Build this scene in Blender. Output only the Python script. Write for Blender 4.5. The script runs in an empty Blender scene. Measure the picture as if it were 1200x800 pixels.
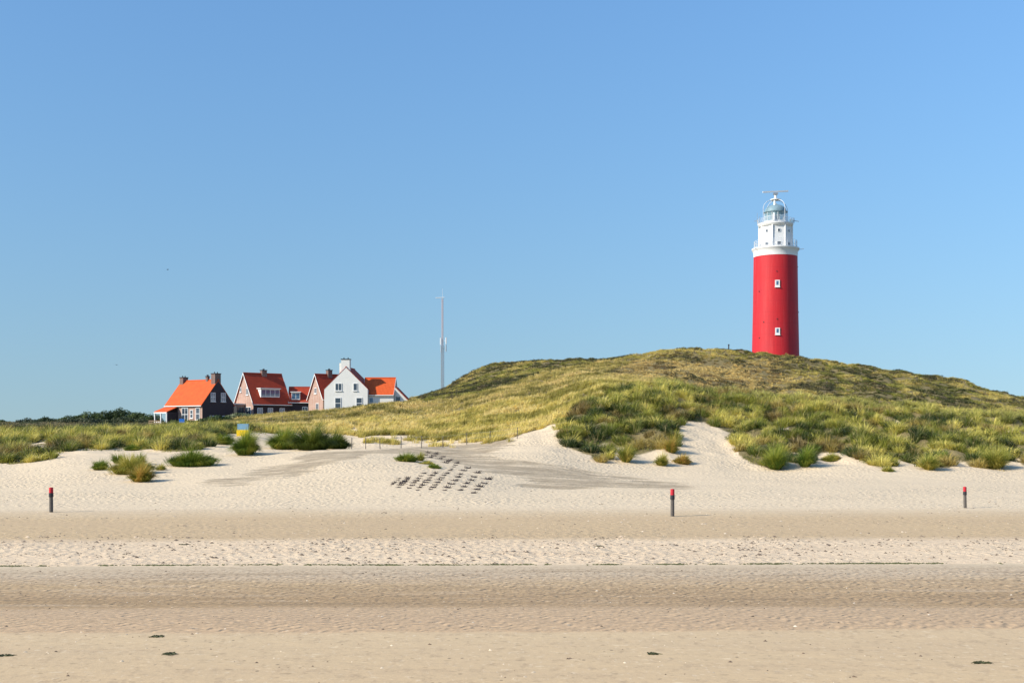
import bpy, math, random
import numpy as np
random.seed(7)
rng = np.random.default_rng(11)
R = math.radians
SC = bpy.context.scene
COL = SC.collection
F, CH, HV, CU = 1400.0, 5.0, 505.0, 600.0      # focal length in photo pixels, eye height, horizon row, centre column

def PX(u, Y): return (u - CU) / F * Y
def PZ(v, Y): return CH + (HV - v) / F * Y

# ------------------------------------------------------------------ noise
def _hash(ix, iy, s):
    h = (ix.astype(np.int64) * 374761393 + iy.astype(np.int64) * 668265263 + s * 1442695041) & 0xffffffff
    h = ((h ^ (h >> 13)) * 1274126177) & 0xffffffff
    h = (h ^ (h >> 16)) & 0xffff
    return h / 65535.0
def vnoise(x, y, s=0):
    x = np.asarray(x, float); y = np.asarray(y, float)
    ix = np.floor(x); iy = np.floor(y); fx = x - ix; fy = y - iy
    fx = fx * fx * (3 - 2 * fx); fy = fy * fy * (3 - 2 * fy)
    a = _hash(ix, iy, s); b = _hash(ix + 1, iy, s); c = _hash(ix, iy + 1, s); d = _hash(ix + 1, iy + 1, s)
    return (a * (1 - fx) + b * fx) * (1 - fy) + (c * (1 - fx) + d * fx) * fy
def fbm(x, y, s=0, o=3):
    t = 0; a = 1; n = 0
    for k in range(o):
        t = t + a * vnoise(x * 2 ** k, y * 2 ** k, s + k * 17); n += a; a *= .5
    return t / n

# ------------------------------------------------------------------ terrain
def pchip(xk, yk, x):
    xk = np.asarray(xk, float); yk = np.asarray(yk, float)
    h = np.diff(xk); d = np.diff(yk) / h
    m = np.zeros(len(xk)); m[0] = d[0]; m[-1] = d[-1]
    for i in range(1, len(xk) - 1):
        if d[i - 1] * d[i] > 0: m[i] = 2 * d[i - 1] * d[i] / (d[i - 1] + d[i])
    x = np.clip(x, xk[0], xk[-1]); k = np.clip(np.searchsorted(xk, x) - 1, 0, len(h) - 1)
    t = (x - xk[k]) / h[k]
    return ((1 + 2 * t) * (1 - t) ** 2 * yk[k] + t * (1 - t) ** 2 * h[k] * m[k]
            + t * t * (3 - 2 * t) * yk[k + 1] + t * t * (t - 1) * h[k] * m[k + 1])
# each bearing: distance -> ('v' as seen row) or ('z' height)
def V(*p): return [(Y, PZ(v, Y)) for Y, v in p]
def Z(*p): return list(p)
KEYS = {
 -800: V((95,574),(112,553),(125,540),(140,525),(155,511)) + Z((175,4.2),(200,5.2),(275,6.0),(420,6.2)),
 0:    V((95,574),(112,554),(125,541),(140,526),(155,511)) + Z((175,4.4),(200,5.4),(275,6.3),(420,6.4)),
 100:  V((95,571),(112,547),(125,533),(140,522),(155,511)) + Z((175,4.5),(200,5.5),(275,6.4),(420,6.4)),
 200:  V((95,570),(112,546),(125,533),(140,522),(155,509)) + Z((175,4.9),(200,5.5),(225,5.9),(275,6.4),(420,6.4)),
 245:  V((95,568),(112,545),(125,533),(140,519),(155,508),(175,501),(195,498)) + Z((225,6.4),(275,6.6),(420,6.6)),
 300:  V((95,566),(112,545),(125,532),(140,522),(155,510),(175,501),(195,491)) + Z((225,8.0),(275,8.0),(420,7)),
 350:  V((95,564),(112,540),(125,530),(140,525),(150,521),(160,512),(175,500),(195,486)) + Z((225,8.2),(275,8.4),(420,7)),
 400:  V((95,562),(112,535),(125,528),(140,525),(150,521),(160,511),(175,498),(195,481)) + Z((215,8.6),(275,8.8),(420,7)),
 450:  V((95,560),(112,536),(125,527),(140,524),(150,520),(160,509),(175,494),(195,474)) + Z((215,9.0),(275,9.2),(420,7)),
 500:  V((95,560),(110,541),(120,533),(135,524),(150,520),(160,509),(175,492),(195,473),(230,462)) + Z((275,10.5),(420,7)),
 540:  V((95,563),(110,545),(120,536),(135,525),(148,518),(160,505),(180,485),(200,467),(230,453),(260,444)) + Z((300,13),(420,8)),
 580:  V((95,567),(110,549),(122,533),(135,520),(148,511),(162,493),(182,468),(202,456),(230,443),(262,428)) + Z((300,15),(420,8)),
 625:  V((95,571),(110,552),(120,534),(135,515),(150,501),(165,485),(185,461),(200,453),(225,437),(258,425)) + Z((300,16),(420,9)),
 700:  V((95,573),(112,557),(120,543),(130,522),(145,488),(160,459),(175,447),(200,438),(230,430),(260,422)) + Z((300,17),(420,9)),
 780:  V((95,574),(112,561),(120,548),(130,526),(145,492),(160,460),(175,453),(190,449),(225,430),(255,412)) + Z((300,17),(420,9)),
 822:  V((95,574),(112,561),(120,550),(130,530),(145,497),(158,474),(168,460)) + Z((180,10.7)) + V((200,452),(230,430),(252,409)) + Z((262,22),(300,17),(420,9)),
 900:  V((95,574),(112,563),(120,554),(130,536),(145,503),(158,478),(170,467)) + Z((182,9.3)) + V((200,463),(230,435),(252,416)) + Z((265,20.8),(300,17),(420,9)),
 1000: V((95,575),(112,563),(120,551),(130,534),(145,505),(158,484),(168,475)) + Z((181,8.4)) + V((200,467),(225,446),(250,428)) + Z((280,17),(420,9)),
 1100: V((95,576),(112,564),(120,552),(130,536),(145,510),(158,492),(168,484)) + Z((181,7.2)) + V((200,475),(225,456),(245,442)) + Z((270,15),(420,8)),
 1200: V((95,577),(112,566),(120,555),(130,540),(145,516),(158,498),(168,490)) + Z((181,6.6)) + V((200,483),(225,473),(240,467)) + Z((265,10.5),(420,7)),
 1400: V((95,577),(112,566),(120,555),(130,541),(145,519),(158,502),(168,494)) + Z((181,6.2),(240,8.5),(420,6.5)),
 2000: V((95,577),(112,566),(120,555),(130,541),(145,519),(158,502),(168,494)) + Z((181,6.2),(240,8.0),(420,6.5)),
}
YG = np.arange(0, 421, 1.0); UG = np.arange(-800, 2001, 5.0)
ks = sorted(KEYS)
rows = []
for k in ks:
    p = [(0, 0.0), (40, 0.0), (60, 0.0), (75, 0.02)] + sorted(KEYS[k])
    rows.append(pchip([a for a, b in p], [b for a, b in p], YG))
rows = np.array(rows)
TAB = np.array([pchip(ks, rows[:, j], UG) for j in range(len(YG))]).T
for _ in range(2):
    T2 = np.pad(TAB, ((3, 3), (0, 0)), mode='edge'); TAB = sum(T2[i:i + len(UG)] for i in range(7)) / 7
    T2 = np.pad(TAB, ((0, 0), (1, 1)), mode='edge'); TAB = sum(T2[:, i:i + len(YG)] for i in range(3)) / 3
def smooth(a, b, x): t = np.clip((x - a) / (b - a), 0, 1); return t * t * (3 - 2 * t)
def H(x, Y):
    x = np.asarray(x, float); Y = np.asarray(Y, float)
    Yc = np.maximum(Y, 45); u = np.clip(CU + F * x / Yc, UG[0], UG[-1] - .01)
    fu = (u - UG[0]) / 5; iu = np.minimum(fu.astype(int), len(UG) - 2); fu = fu - iu
    fy = np.clip(Y, 0, 419.99); iy = fy.astype(int); fy = fy - iy
    z = (TAB[iu, iy] * (1 - fu) + TAB[iu + 1, iy] * fu) * (1 - fy) + (TAB[iu, iy + 1] * (1 - fu) + TAB[iu + 1, iy + 1] * fu) * fy
    dune = smooth(118, 132, Y)
    right = smooth(640, 700, u) * (1 - np.exp(-((u - 822) / 36.) ** 4) * (1 - smooth(158, 170, Y)))
    z = z + dune * (1 - smooth(160, 180, Y)) * right * 1.5 * (np.abs(fbm(x / 6.0 + Y * .02, Y / 12, 3, 3) - .5) * -2 + .26)
    z = z + dune * (0.5 * (fbm(x / 7, Y / 7, 5, 3) - .5) + .25 * (vnoise(x / 1.7, Y / 1.7, 9) - .5) + .85 * right * (vnoise(x / 2.4 + 9, Y / 3.4, 12) - .62))
    z = z + smooth(180, 210, Y) * 0.9 * (fbm(x / 11, Y / 13, 21, 3) - .5) * smooth(480, 560, u)
    z = z + smooth(76, 95, Y) * (1 - dune) * .22 * (fbm(x / 9, Y / 5, 31, 3) - .5)
    z = z + .05 * (fbm(x / 14, Y / 4, 41, 2) - .5) * (1 - smooth(76, 95, Y))
    z = z - .10 * np.exp(-((Y - 36.5) / 3.0) ** 2) + .07 * np.exp(-((Y - 31.5) / 2.2) ** 2)
    z = z + smooth(420, 900, Y) * 2.0 * (fbm(x / 220, Y / 220, 51, 3) - .5)
    return z
def vrow(x, Y): return HV - (H(x, Y) - CH) * F / Y
_Ys = np.arange(24, 400, .2)
def at(u, v):
    xs = PX(u, _Ys); hv = vrow(xs, _Ys)
    k = np.where(hv <= v)[0]
    Y = _Ys[k[0]] if len(k) else 200.0
    x = PX(u, Y); return float(x), float(Y), float(H(x, Y))

# ------------------------------------------------------------------ materials
def mat(name):
    m = bpy.data.materials.new(name); m.use_nodes = True
    nt = m.node_tree; nt.nodes.clear(); return m, nt
class G:
    def __init__(s, nt): s.nt = nt
    def n(s, t, ins=None, **kw):
        nd = s.nt.nodes.new(t)
        for k, v in kw.items(): setattr(nd, k, v)
        for k, v in (ins or {}).items():
            if isinstance(v, bpy.types.NodeSocket): s.nt.links.new(v, nd.inputs[k])
            else: nd.inputs[k].default_value = v
        return nd
    def math(s, op, a, b=0.0, c=0.0, clamp=False): return s.n('ShaderNodeMath', {0: a, 1: b, 2: c}, operation=op, use_clamp=clamp).outputs[0]
    def mix(s, f, a, b): 
        nd = s.n('ShaderNodeMix', data_type='RGBA')
        for i, v in ((0, f), (6, a), (7, b)):
            if isinstance(v, bpy.types.NodeSocket): s.nt.links.new(v, nd.inputs[i])
            else: nd.inputs[i].default_value = v if i == 0 else (tuple(v) + (1,))[:4]
        return nd.outputs[2]
    def mr(s, v, a, b, c=0., d=1.):
        return s.n('ShaderNodeMapRange', {0: v, 1: a, 2: b, 3: c, 4: d}, clamp=True).outputs[0]
    def noise(s, vec, scale, det=3, rough=.55): return s.n('ShaderNodeTexNoise', {'Vector': vec, 'Scale': scale, 'Detail': det, 'Roughness': rough}).outputs[0]
    def vec(s, v, sx, sy, sz): return s.n('ShaderNodeVectorMath', {0: v, 1: (sx, sy, sz)}, operation='MULTIPLY').outputs[0]
    def bump(s, h, dist, strength=1., nrm=None):
        d = {'Height': h, 'Distance': dist, 'Strength': strength}
        if nrm is not None: d['Normal'] = nrm
        return s.n('ShaderNodeBump', d).outputs[0]
    def out(s, sh): s.n('ShaderNodeOutputMaterial', {0: sh})
    def bsdf(s, col, rough=.8, nrm=None, **kw):
        d = {'Base Color': col if isinstance(col, bpy.types.NodeSocket) else tuple(col) + (1,), 'Roughness': rough, 'Specular IOR Level': kw.get('spec', .3)}
        if nrm is not None: d['Normal'] = nrm
        if 'metal' in kw: d['Metallic'] = kw['metal']
        return s.n('ShaderNodeBsdfPrincipled', d).outputs[0]

def simple(name, col, rough=.7, var=.12, scale=3., spec=.3, bump=0, metal=0):
    m, nt = mat(name); g = G(nt)
    co = g.n('ShaderNodeTexCoord').outputs['Object']
    f = g.noise(co, scale, 4)
    c = g.mix(f, [max(0, x * (1 - var * 2)) for x in col], [min(1, x * (1 + var)) for x in col])
    nr = g.bump(f, bump) if bump else None
    g.out(g.bsdf(c, rough, nr, spec=spec, metal=metal)); return m

def brick(name, c1, c2, mortar, row=.075, w=.22):
    m, nt = mat(name); g = G(nt)
    tc = g.n('ShaderNodeTexCoord').outputs['Object']
    sp = g.n('ShaderNodeSeparateXYZ', {0: tc})
    xy = g.math('ADD', sp.outputs[0], sp.outputs[1])
    v = g.n('ShaderNodeCombineXYZ', {0: xy, 1: sp.outputs[2], 2: 0.})
    b = g.n('ShaderNodeTexBrick', {'Vector': v.outputs[0], 'Color1': c1 + (1,), 'Color2': c2 + (1,), 'Mortar': mortar + (1,), 'Scale': 1., 'Mortar Size': .012, 'Brick Width': w, 'Row Height': row})
    f = g.noise(tc, .9, 4)
    c = g.mix(g.mr(f, .3, .7, 0, .35), b.outputs[0], [x * .6 for x in c1])
    g.out(g.bsdf(c, .9, g.bump(b.outputs[1], .01, .6), spec=.15)); return m

def tiles(name, c1, c2):
    m, nt = mat(name); g = G(nt)
    tc = g.n('ShaderNodeTexCoord').outputs['UV']
    sp = g.n('ShaderNodeSeparateXYZ', {0: tc})
    w1 = g.math('SINE', g.math('MULTIPLY', sp.outputs[0], 26.))
    fr = g.math('FRACT', g.math('MULTIPLY', sp.outputs[1], 3.2))
    h = g.math('ADD', g.math('MULTIPLY', w1, .35), fr)
    f = g.noise(tc, 1.2, 5)
    f2 = g.noise(g.vec(tc, 9, 4, 1), 1., 2)
    c = g.mix(g.mr(f, .3, .72), c1, c2)
    c = g.mix(g.mr(f2, .5, .8, 0, .35), c, [x * .55 for x in c2])
    c = g.mix(g.mr(fr, .85, 1., 0, .35), c, [x * .4 for x in c1])
    g.out(g.bsdf(c, .75, g.bump(h, .03, .6), spec=.25)); return m

def foliage(name, rough=.6, trans=.35, sat=1.0):
    m, nt = mat(name); g = G(nt)
    a = g.n('ShaderNodeVertexColor', layer_name='Col').outputs[0]
    d = g.bsdf(a, rough, spec=.25)
    t = g.n('ShaderNodeBsdfTranslucent', {0: a}).outputs[0]
    g.out(g.n('ShaderNodeMixShader', {0: trans, 1: d, 2: t}).outputs[0]); return m

def sand_material():
    m, nt = mat('sand'); g = G(nt)
    pos = g.n('ShaderNodeNewGeometry').outputs['Position']
    s = g.n('ShaderNodeSeparateXYZ', {0: pos}); X, Y = s.outputs[0], s.outputs[1]
    P = g.n('ShaderNodeCombineXYZ', {0: X, 1: Y, 2: 0.}).outputs[0]
    nb = g.noise(g.vec(P, .045, .16, 0), 1., 3)
    n2 = g.noise(g.vec(P, .5, 2.2, 0), 1., 3)
    Yw = g.math('ADD', Y, g.math('MULTIPLY_ADD', nb, 1.3, -.65))
    Yw = g.math('ADD', Yw, g.math('MULTIPLY_ADD', n2, .5, -.25))
    Yw = g.math('ADD', Yw, g.math('MULTIPLY', X, -.020))
    Yw2 = g.math('ADD', Yw, g.math('MULTIPLY', g.math('SUBTRACT', Y, 30.), g.math('MULTIPLY_ADD', n2, .12, -.06)))
    t = g.mr(Yw2, 20., 90.)
    ramp = g.n('ShaderNodeValToRGB', {0: t}); cr = ramp.color_ramp
    stops = [(20, (0.546, 0.392, 0.218)), (29.55, (0.541, 0.402, 0.235)), (29.75, (0.479, 0.333, 0.194)), (33.6, (0.483, 0.338, 0.198)),
             (34.4, (0.385, 0.258, 0.134)), (36.5, (0.38, 0.255, 0.132)), (39.5, (0.455, 0.322, 0.178)), (41.5, (0.520, 0.402, 0.263)), (44.4, (0.551, 0.439, 0.288)),
             (44.9, (0.693, 0.533, 0.348)), (54, (0.683, 0.522, 0.338)), (56.5, (0.50, 0.362, 0.202)), (68, (0.515, 0.375, 0.212)), (73, (0.575, 0.44, 0.27)), (77, (0.64, 0.51, 0.338))]
    while len(cr.elements) < len(stops): cr.elements.new(.5)
    for e, (p, c) in zip(cr.elements, stops): e.position = (p - 20) / 70; e.color = c + (1,)
    for e, (p, c) in zip(cr.elements, stops): e.position = (p - 20) / 70
    col = ramp.outputs[0]
    near = g.mr(Y, 74., 80., 1., 0.)          # flat beach
    # broad tone drift along the shore
    d1 = g.noise(g.vec(P, .06, .5, 0), 1., 4, .6)
    col = g.mix(g.math('MULTIPLY', g.mr(d1, .35, .7, 0, .28), near), col, (.40, .285, .18))
    d2 = g.noise(g.vec(P, .12, .9, 0), 1., 5, .65)
    damp_band = g.math('MULTIPLY', g.mr(Yw, 34, 35), g.mr(Yw, 43, 44.5, 1, 0))
    col = g.mix(g.math('MULTIPLY', damp_band, g.mr(d2, .50, .68, 0, .6)), col, (.26, .18, .10))
    col = g.mix(g.math('MULTIPLY', damp_band, g.mr(d2, .46, .34, 0, .75)), col, (.47, .35, .22))
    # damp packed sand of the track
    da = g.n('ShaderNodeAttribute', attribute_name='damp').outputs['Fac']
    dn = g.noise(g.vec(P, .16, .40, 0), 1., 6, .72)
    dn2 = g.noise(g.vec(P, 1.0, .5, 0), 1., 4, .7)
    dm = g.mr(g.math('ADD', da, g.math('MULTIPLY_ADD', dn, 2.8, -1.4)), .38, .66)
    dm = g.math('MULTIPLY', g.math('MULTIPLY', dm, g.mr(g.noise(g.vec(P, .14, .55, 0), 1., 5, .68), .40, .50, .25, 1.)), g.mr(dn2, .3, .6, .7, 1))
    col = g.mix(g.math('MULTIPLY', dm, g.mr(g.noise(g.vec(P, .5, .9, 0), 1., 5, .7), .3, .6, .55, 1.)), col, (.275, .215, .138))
    # litter and soil under the grass, darkened for the shade between clumps
    ve = g.n('ShaderNodeAttribute', attribute_name='veg').outputs['Fac']
    vn = g.noise(P, .8, 5, .65)
    col = g.mix(g.mr(g.math('ADD', ve, g.math('MULTIPLY_ADD', vn, .8, -.4)), .35, .8), col, g.mix(vn, (.10, .085, .03), (.24, .19, .085)))
    # dashes paint lit and shaded shallow footprints; mottling of the wave-washed sand
    m1 = g.noise(g.vec(P, 2.6, 1.7, 0), 1., 4, .7); m2 = g.noise(g.vec(P, 6.0, 2.8, 0), 1., 3, .65)
    lowb = g.mr(Y, 73, 90, 1., .45)
    m3 = g.noise(g.vec(P, 2.6, 3.6, 0), 1., 3, .6); m4 = g.noise(g.vec(P, 3.1, 5.0, 7), 1., 2, .5)
    nearz = g.mr(Yw, 29.5, 29.9, 1, 0)
    col = g.mix(g.math('MULTIPLY', g.mr(m3, .61, .68, 0, .55), nearz), col, (.66, .52, .33))
    col = g.mix(g.math('MULTIPLY', g.mr(m4, .64, .70, 0, .6), nearz), col, (.30, .215, .125))
    col = g.mix(g.math('MULTIPLY', g.mr(m1, .54, .66, 0, .34), lowb), col, (.27, .19, .12))
    col = g.mix(g.math('MULTIPLY', g.mr(m2, .60, .70, 0, .40), lowb), col, (.68, .55, .38))
    col = g.mix(g.math('MULTIPLY', g.math('MULTIPLY', damp_band, g.mr(m2, .5, .36, 0, .6)), 1.), col, (.20, .14, .09))
    # grain and small shells
    fine = g.noise(g.vec(P, 5., 5., 0), 1., 4, .7)
    col = g.mix(g.mr(fine, .3, .75, 0, .22), col, (.30, .22, .15))
    vs = g.n('ShaderNodeTexVoronoi', {'Vector': g.vec(P, 3.2, 2.2, 0), 'Scale': 1.})
    fl = g.math('MULTIPLY', g.mr(vs.outputs[0], .10, .16, 1, 0), g.mr(g.noise(g.vec(P, .5, 1.2, 0), 1., 3), .5, .62))
    col = g.mix(g.math('MULTIPLY', fl, g.math('MULTIPLY', near, .7)), col, (.16, .12, .08))
    # relief: trampled hollows, ripples, fine grain
    tr = g.n('ShaderNodeTexVoronoi', {'Vector': P, 'Scale': 2.9, 'Randomness': 1.}, feature='SMOOTH_F1'); tr.inputs['Smoothness'].default_value = .5
    tn = g.noise(P, 4.5, 4, .6)
    amt_far = g.math('MULTIPLY', g.mr(Y, 73, 80), g.mr(dm, 0, 1, 1, .12))
    amt_mid = g.math('MULTIPLY', g.mr(Yw, 44.6, 45.2), g.mr(Yw, 52, 60, 1, .45))
    amt = g.math('MAXIMUM', amt_far, g.math('MULTIPLY', amt_mid, g.mr(Y, 73, 80, 1, 0)))
    patch = g.mr(g.noise(g.vec(P, .09, .13, 0), 1., 3), .38, .62, .35, 1.)
    tramp = g.math('MULTIPLY', g.math('ADD', tr.outputs[0], tn), g.math('MULTIPLY', amt, patch))
    wv = g.n('ShaderNodeTexWave', {'Vector': g.n('ShaderNodeMapping', {'Vector': P, 'Rotation': (0, 0, R(62))}).outputs[0], 'Scale': .9, 'Distortion': 9., 'Detail': 3., 'Detail Scale': 1.1}).outputs[1]
    rp = g.math('MULTIPLY', g.math('MULTIPLY', wv, g.mr(Yw, 29.6, 29.9)), g.mr(Yw, 42, 44, 1, 0))
    h = g.math('ADD', g.math('MULTIPLY', tramp, .13), g.math('MULTIPLY', rp, .05))
    h = g.math('ADD', h, g.math('MULTIPLY', g.noise(P, 6., 4, .6), .012))
    h = g.math('ADD', h, g.math('MULTIPLY', g.noise(g.vec(P, .6, 1.6, 0), 1., 3), .05))
    nr = g.bump(h, 1., .8)
    g.out(g.bsdf(col, .95, nr, spec=.08)); return m

M = {}
M['sand'] = sand_material()
M['grass'] = foliage('grass_blades', .55, .30)
M['leaves'] = foliage('bush_leaves', .6, .25)
M['bark'] = simple('bark', (.12, .09, .06), .9, bump=.02)
M['white'] = simple('white_paint', (.74, .735, .71), .55, .05)
M['wall_white'] = simple('white_render', (.69, .68, .635), .8, .05, 1.5, bump=.01)
def tower_paint():
    m, nt = mat('red_tower_paint'); g = G(nt)
    co = g.n('ShaderNodeTexCoord').outputs['Object']
    st = g.noise(g.vec(co, 1.6, 1.6, .09), 1., 5, .7); bl = g.noise(g.vec(co, .35, .35, .25), 1., 4, .6); fi = g.noise(co, 5., 3)
    c = g.mix(g.mr(bl, .35, .7), (.50, .016, .021), (.44, .018, .026))
    c = g.mix(g.mr(st, .52, .72, 0, .45), c, (.55, .075, .07))
    c = g.mix(g.mr(st, .46, .30, 0, .4), c, (.30, .012, .018))
    sz = g.n('ShaderNodeSeparateXYZ', {0: co}).outputs[2]
    jn = g.mr(g.math('ABSOLUTE', g.math('SUBTRACT', g.math('FRACT', g.math('MULTIPLY', sz, .42)), .5)), .0, .03, .3, 0)
    c = g.mix(jn, c, (.28, .012, .018))
    g.out(g.bsdf(c, .6, g.bump(g.math('ADD', fi, g.math('MULTIPLY', jn, -2.)), .02, .5), spec=.3)); return m
M['red'] = tower_paint()
M['redcap'] = simple('red_post_paint', (.52, .022, .035), .7, .3, 9)
M['dark'] = simple('dark_paint', (.03, .03, .035), .6)
M['wood'] = simple('grey_wood', (.13, .115, .10), .9, .3, 9, bump=.01)
M['palewood'] = simple('pale_wood', (.42, .28, .16), .85, .2, 5)
M['gutter'] = simple('zinc_gutter', (.42, .42, .42), .6)
M['orange_tile'] = tiles('orange_tiles', (.60, .10, .018), (.52, .075, .014))
M['red_tile'] = tiles('red_tiles', (.40, .05, .018), (.30, .04, .015))
M['brick_red'] = brick('red_brick', (.36, .17, .12), (.28, .12, .085), (.38, .33, .28))
M['brick_pink'] = brick('pale_brick', (.44, .25, .19), (.36, .19, .14), (.45, .40, .34))
M['wall_shade'] = simple('shaded_wall', (.040, .032, .040), .7, .2, 4)  # shade of the unlit house walls and porch put into the colour
M['chimney'] = brick('chimney_brick', (.20, .11, .085), (.15, .08, .065), (.25, .22, .2))
M['steel'] = simple('galvanised_steel', (.42, .44, .46), .45, .1, 4, metal=.6)
M['copper'] = simple('green_copper', (.20, .30, .34), .55, .2, 2)
M['sign_blue'] = simple('blue_sign_paint', (.02, .16, .55), .5)
M['box_blue'] = simple('grey_blue_paint', (.20, .36, .47), .5)
M['yellow'] = simple('yellow_paint', (.80, .56, .02), .5)
M['weed'] = simple('seaweed', (.055, .06, .02), .7, .4, 8)
M['pebble'] = foliage('pebbles', .8, 0.)
M['twig'] = simple('dark_twigs', (.035, .026, .028), .9, .3, 9)
def glass(name, col, rough=.08):
    m, nt = mat(name); g = G(nt)
    g.out(g.bsdf(col, rough, spec=.8)); return m
M['glass'] = glass('window_glass', (.035, .05, .07))
M['glass_blue'] = glass('blue_glass', (.06, .13, .22))
def lantern_glass():
    m, nt = mat('lantern_glass'); g = G(nt)
    t = g.n('ShaderNodeBsdfTransparent', {0: (.80, .90, .92, 1)}).outputs[0]
    p = g.n('ShaderNodeBsdfPrincipled', {'Base Color': (.30, .45, .5, 1), 'Roughness': .06, 'Specular IOR Level': .8}).outputs[0]
    g.out(g.n('ShaderNodeMixShader', {0: .45, 1: t, 2: p}).outputs[0]); return m
M['lantern'] = lantern_glass()
M['net'] = simple('railing_paint', (.62, .64, .66), .5)

# ------------------------------------------------------------------ object helpers
def tag(o, label=None, cat=None, group=None, kind=None):
    if label: o['label'] = label
    if cat: o['category'] = cat
    if group: o['group'] = group
    if kind: o['kind'] = kind
    return o
def empty(name, loc, rz=0):
    o = bpy.data.objects.new(name, None); COL.objects.link(o); o.location = loc; o.rotation_euler = (0, 0, rz); o.empty_display_size = .3; return o
class MB:
    def __init__(s): s.v = []; s.f = []; s.uv = {}
    def add(s, pts, faces):
        b = len(s.v); s.v += [tuple(map(float, p)) for p in pts]; s.f += [tuple(b + i for i in f) for f in faces]; return s
    def box(s, x0, x1, y0, y1, z0, z1):
        return s.hexa([(x0, y0, z0), (x1, y0, z0), (x1, y1, z0), (x0, y1, z0), (x0, y0, z1), (x1, y0, z1), (x1, y1, z1), (x0, y1, z1)])
    def hexa(s, p): return s.add(p, [(0, 3, 2, 1), (4, 5, 6, 7), (0, 1, 5, 4), (1, 2, 6, 5), (2, 3, 7, 6), (3, 0, 4, 7)])
    def tube(s, a, b, r0, r1=None, n=8):
        r1 = r0 if r1 is None else r1
        a = np.array(a, float); b = np.array(b, float); d = b - a; d /= np.linalg.norm(d) + 1e-9
        e = np.cross(d, (0, 0, 1) if abs(d[2]) < .9 else (1, 0, 0)); e /= np.linalg.norm(e); f = np.cross(d, e)
        P = []
        for c, r in ((a, r0), (b, r1)):
            for k in range(n): t = 2 * math.pi * k / n; P.append(c + (e * math.cos(t) + f * math.sin(t)) * r)
        fs = [(k, (k + 1) % n, n + (k + 1) % n, n + k) for k in range(n)] + [tuple(range(n))[::-1], tuple(range(n, 2 * n))]
        return s.add(P, fs)
    def path(s, pts, r, n=6):
        for a, b in zip(pts[:-1], pts[1:]): s.tube(a, b, r, r, n)
        return s
    def lathe(s, prof, n=48, cx=0, cy=0, cap=True):
        P = []; 
        for r, z in prof:
            for k in range(n): t = 2 * math.pi * k / n; P.append((cx + r * math.cos(t), cy + r * math.sin(t), z))
        fs = []
        for i in range(len(prof) - 1):
            for k in range(n): k2 = (k + 1) % n; fs.append((i * n + k, i * n + k2, (i + 1) * n + k2, (i + 1) * n + k))
        if cap: fs += [tuple(range(n))[::-1], tuple((len(prof) - 1) * n + k for k in range(n))]
        return s.add(P, fs)
    def build(s, name, m, parent=None, smooth=False, uvs=None):
        me = bpy.data.meshes.new(name); me.from_pydata(s.v, [], s.f); me.materials.append(m); me.update()
        if smooth:
            me.shade_smooth()
            try: me.set_sharp_from_angle(angle=R(35))
            except Exception: pass
        if uvs is not None:
            l = me.uv_layers.new(name='UVMap'); l.data.foreach_set('uv', np.array(uvs, float).ravel())
        o = bpy.data.objects.new(name, me); COL.objects.link(o)
        if parent: o.parent = parent
        return o
def np_mesh(name, verts, quads, tris, m, colors=None, parent=None):
    me = bpy.data.meshes.new(name); nv = len(verts); nq = len(quads); nt = len(tris)
    me.vertices.add(nv); me.vertices.foreach_set('co', verts.astype(np.float32).ravel())
    me.loops.add(nq * 4 + nt * 3)
    me.loops.foreach_set('vertex_index', np.concatenate([quads.ravel(), tris.ravel()]).astype(np.int32))
    me.polygons.add(nq + nt)
    st = np.concatenate([np.arange(nq) * 4, nq * 4 + np.arange(nt) * 3]).astype(np.int32)
    me.polygons.foreach_set('loop_start', st)
    me.update(calc_edges=True)
    if colors is not None:
        a = me.color_attributes.new('Col', 'FLOAT_COLOR', 'POINT')
        c = np.ones((nv, 4), np.float32); c[:, :3] = colors; a.data.foreach_set('color', c.ravel())
    me.materials.append(m)
    o = bpy.data.objects.new(name, me); COL.objects.link(o)
    if parent: o.parent = parent
    return o

# ------------------------------------------------------------------ grass engine
def blades(root, az, tilt, h, w, col):
    n = len(h); d1 = np.stack([np.sin(tilt * .55) * np.cos(az), np.sin(tilt * .55) * np.sin(az), np.cos(tilt * .55)], 1)
    t2 = np.minimum(tilt * 1.5, 2.2)
    d2 = np.stack([np.sin(t2) * np.cos(az), np.sin(t2) * np.sin(az), np.cos(t2)], 1)
    fa = rng.uniform(0, np.pi, n); wv = np.stack([np.cos(fa), np.sin(fa), np.zeros(n)], 1) * (w / 2)[:, None]
    p1 = root + d1 * (h * .58)[:, None]; p2 = p1 + d2 * (h * .46)[:, None]
    V_ = np.empty((n, 5, 3)); V_[:, 0] = root - wv; V_[:, 1] = root + wv; V_[:, 2] = p1 + wv * .85; V_[:, 3] = p1 - wv * .85; V_[:, 4] = p2
    b = np.arange(n)[:, None] * 5
    C = np.repeat(col[:, None, :], 5, 1).copy()
    return V_.reshape(-1, 3), b + np.array([0, 1, 2, 3]), b + np.array([3, 2, 4]), C.reshape(-1, 3)
WIND = R(-15)
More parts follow.
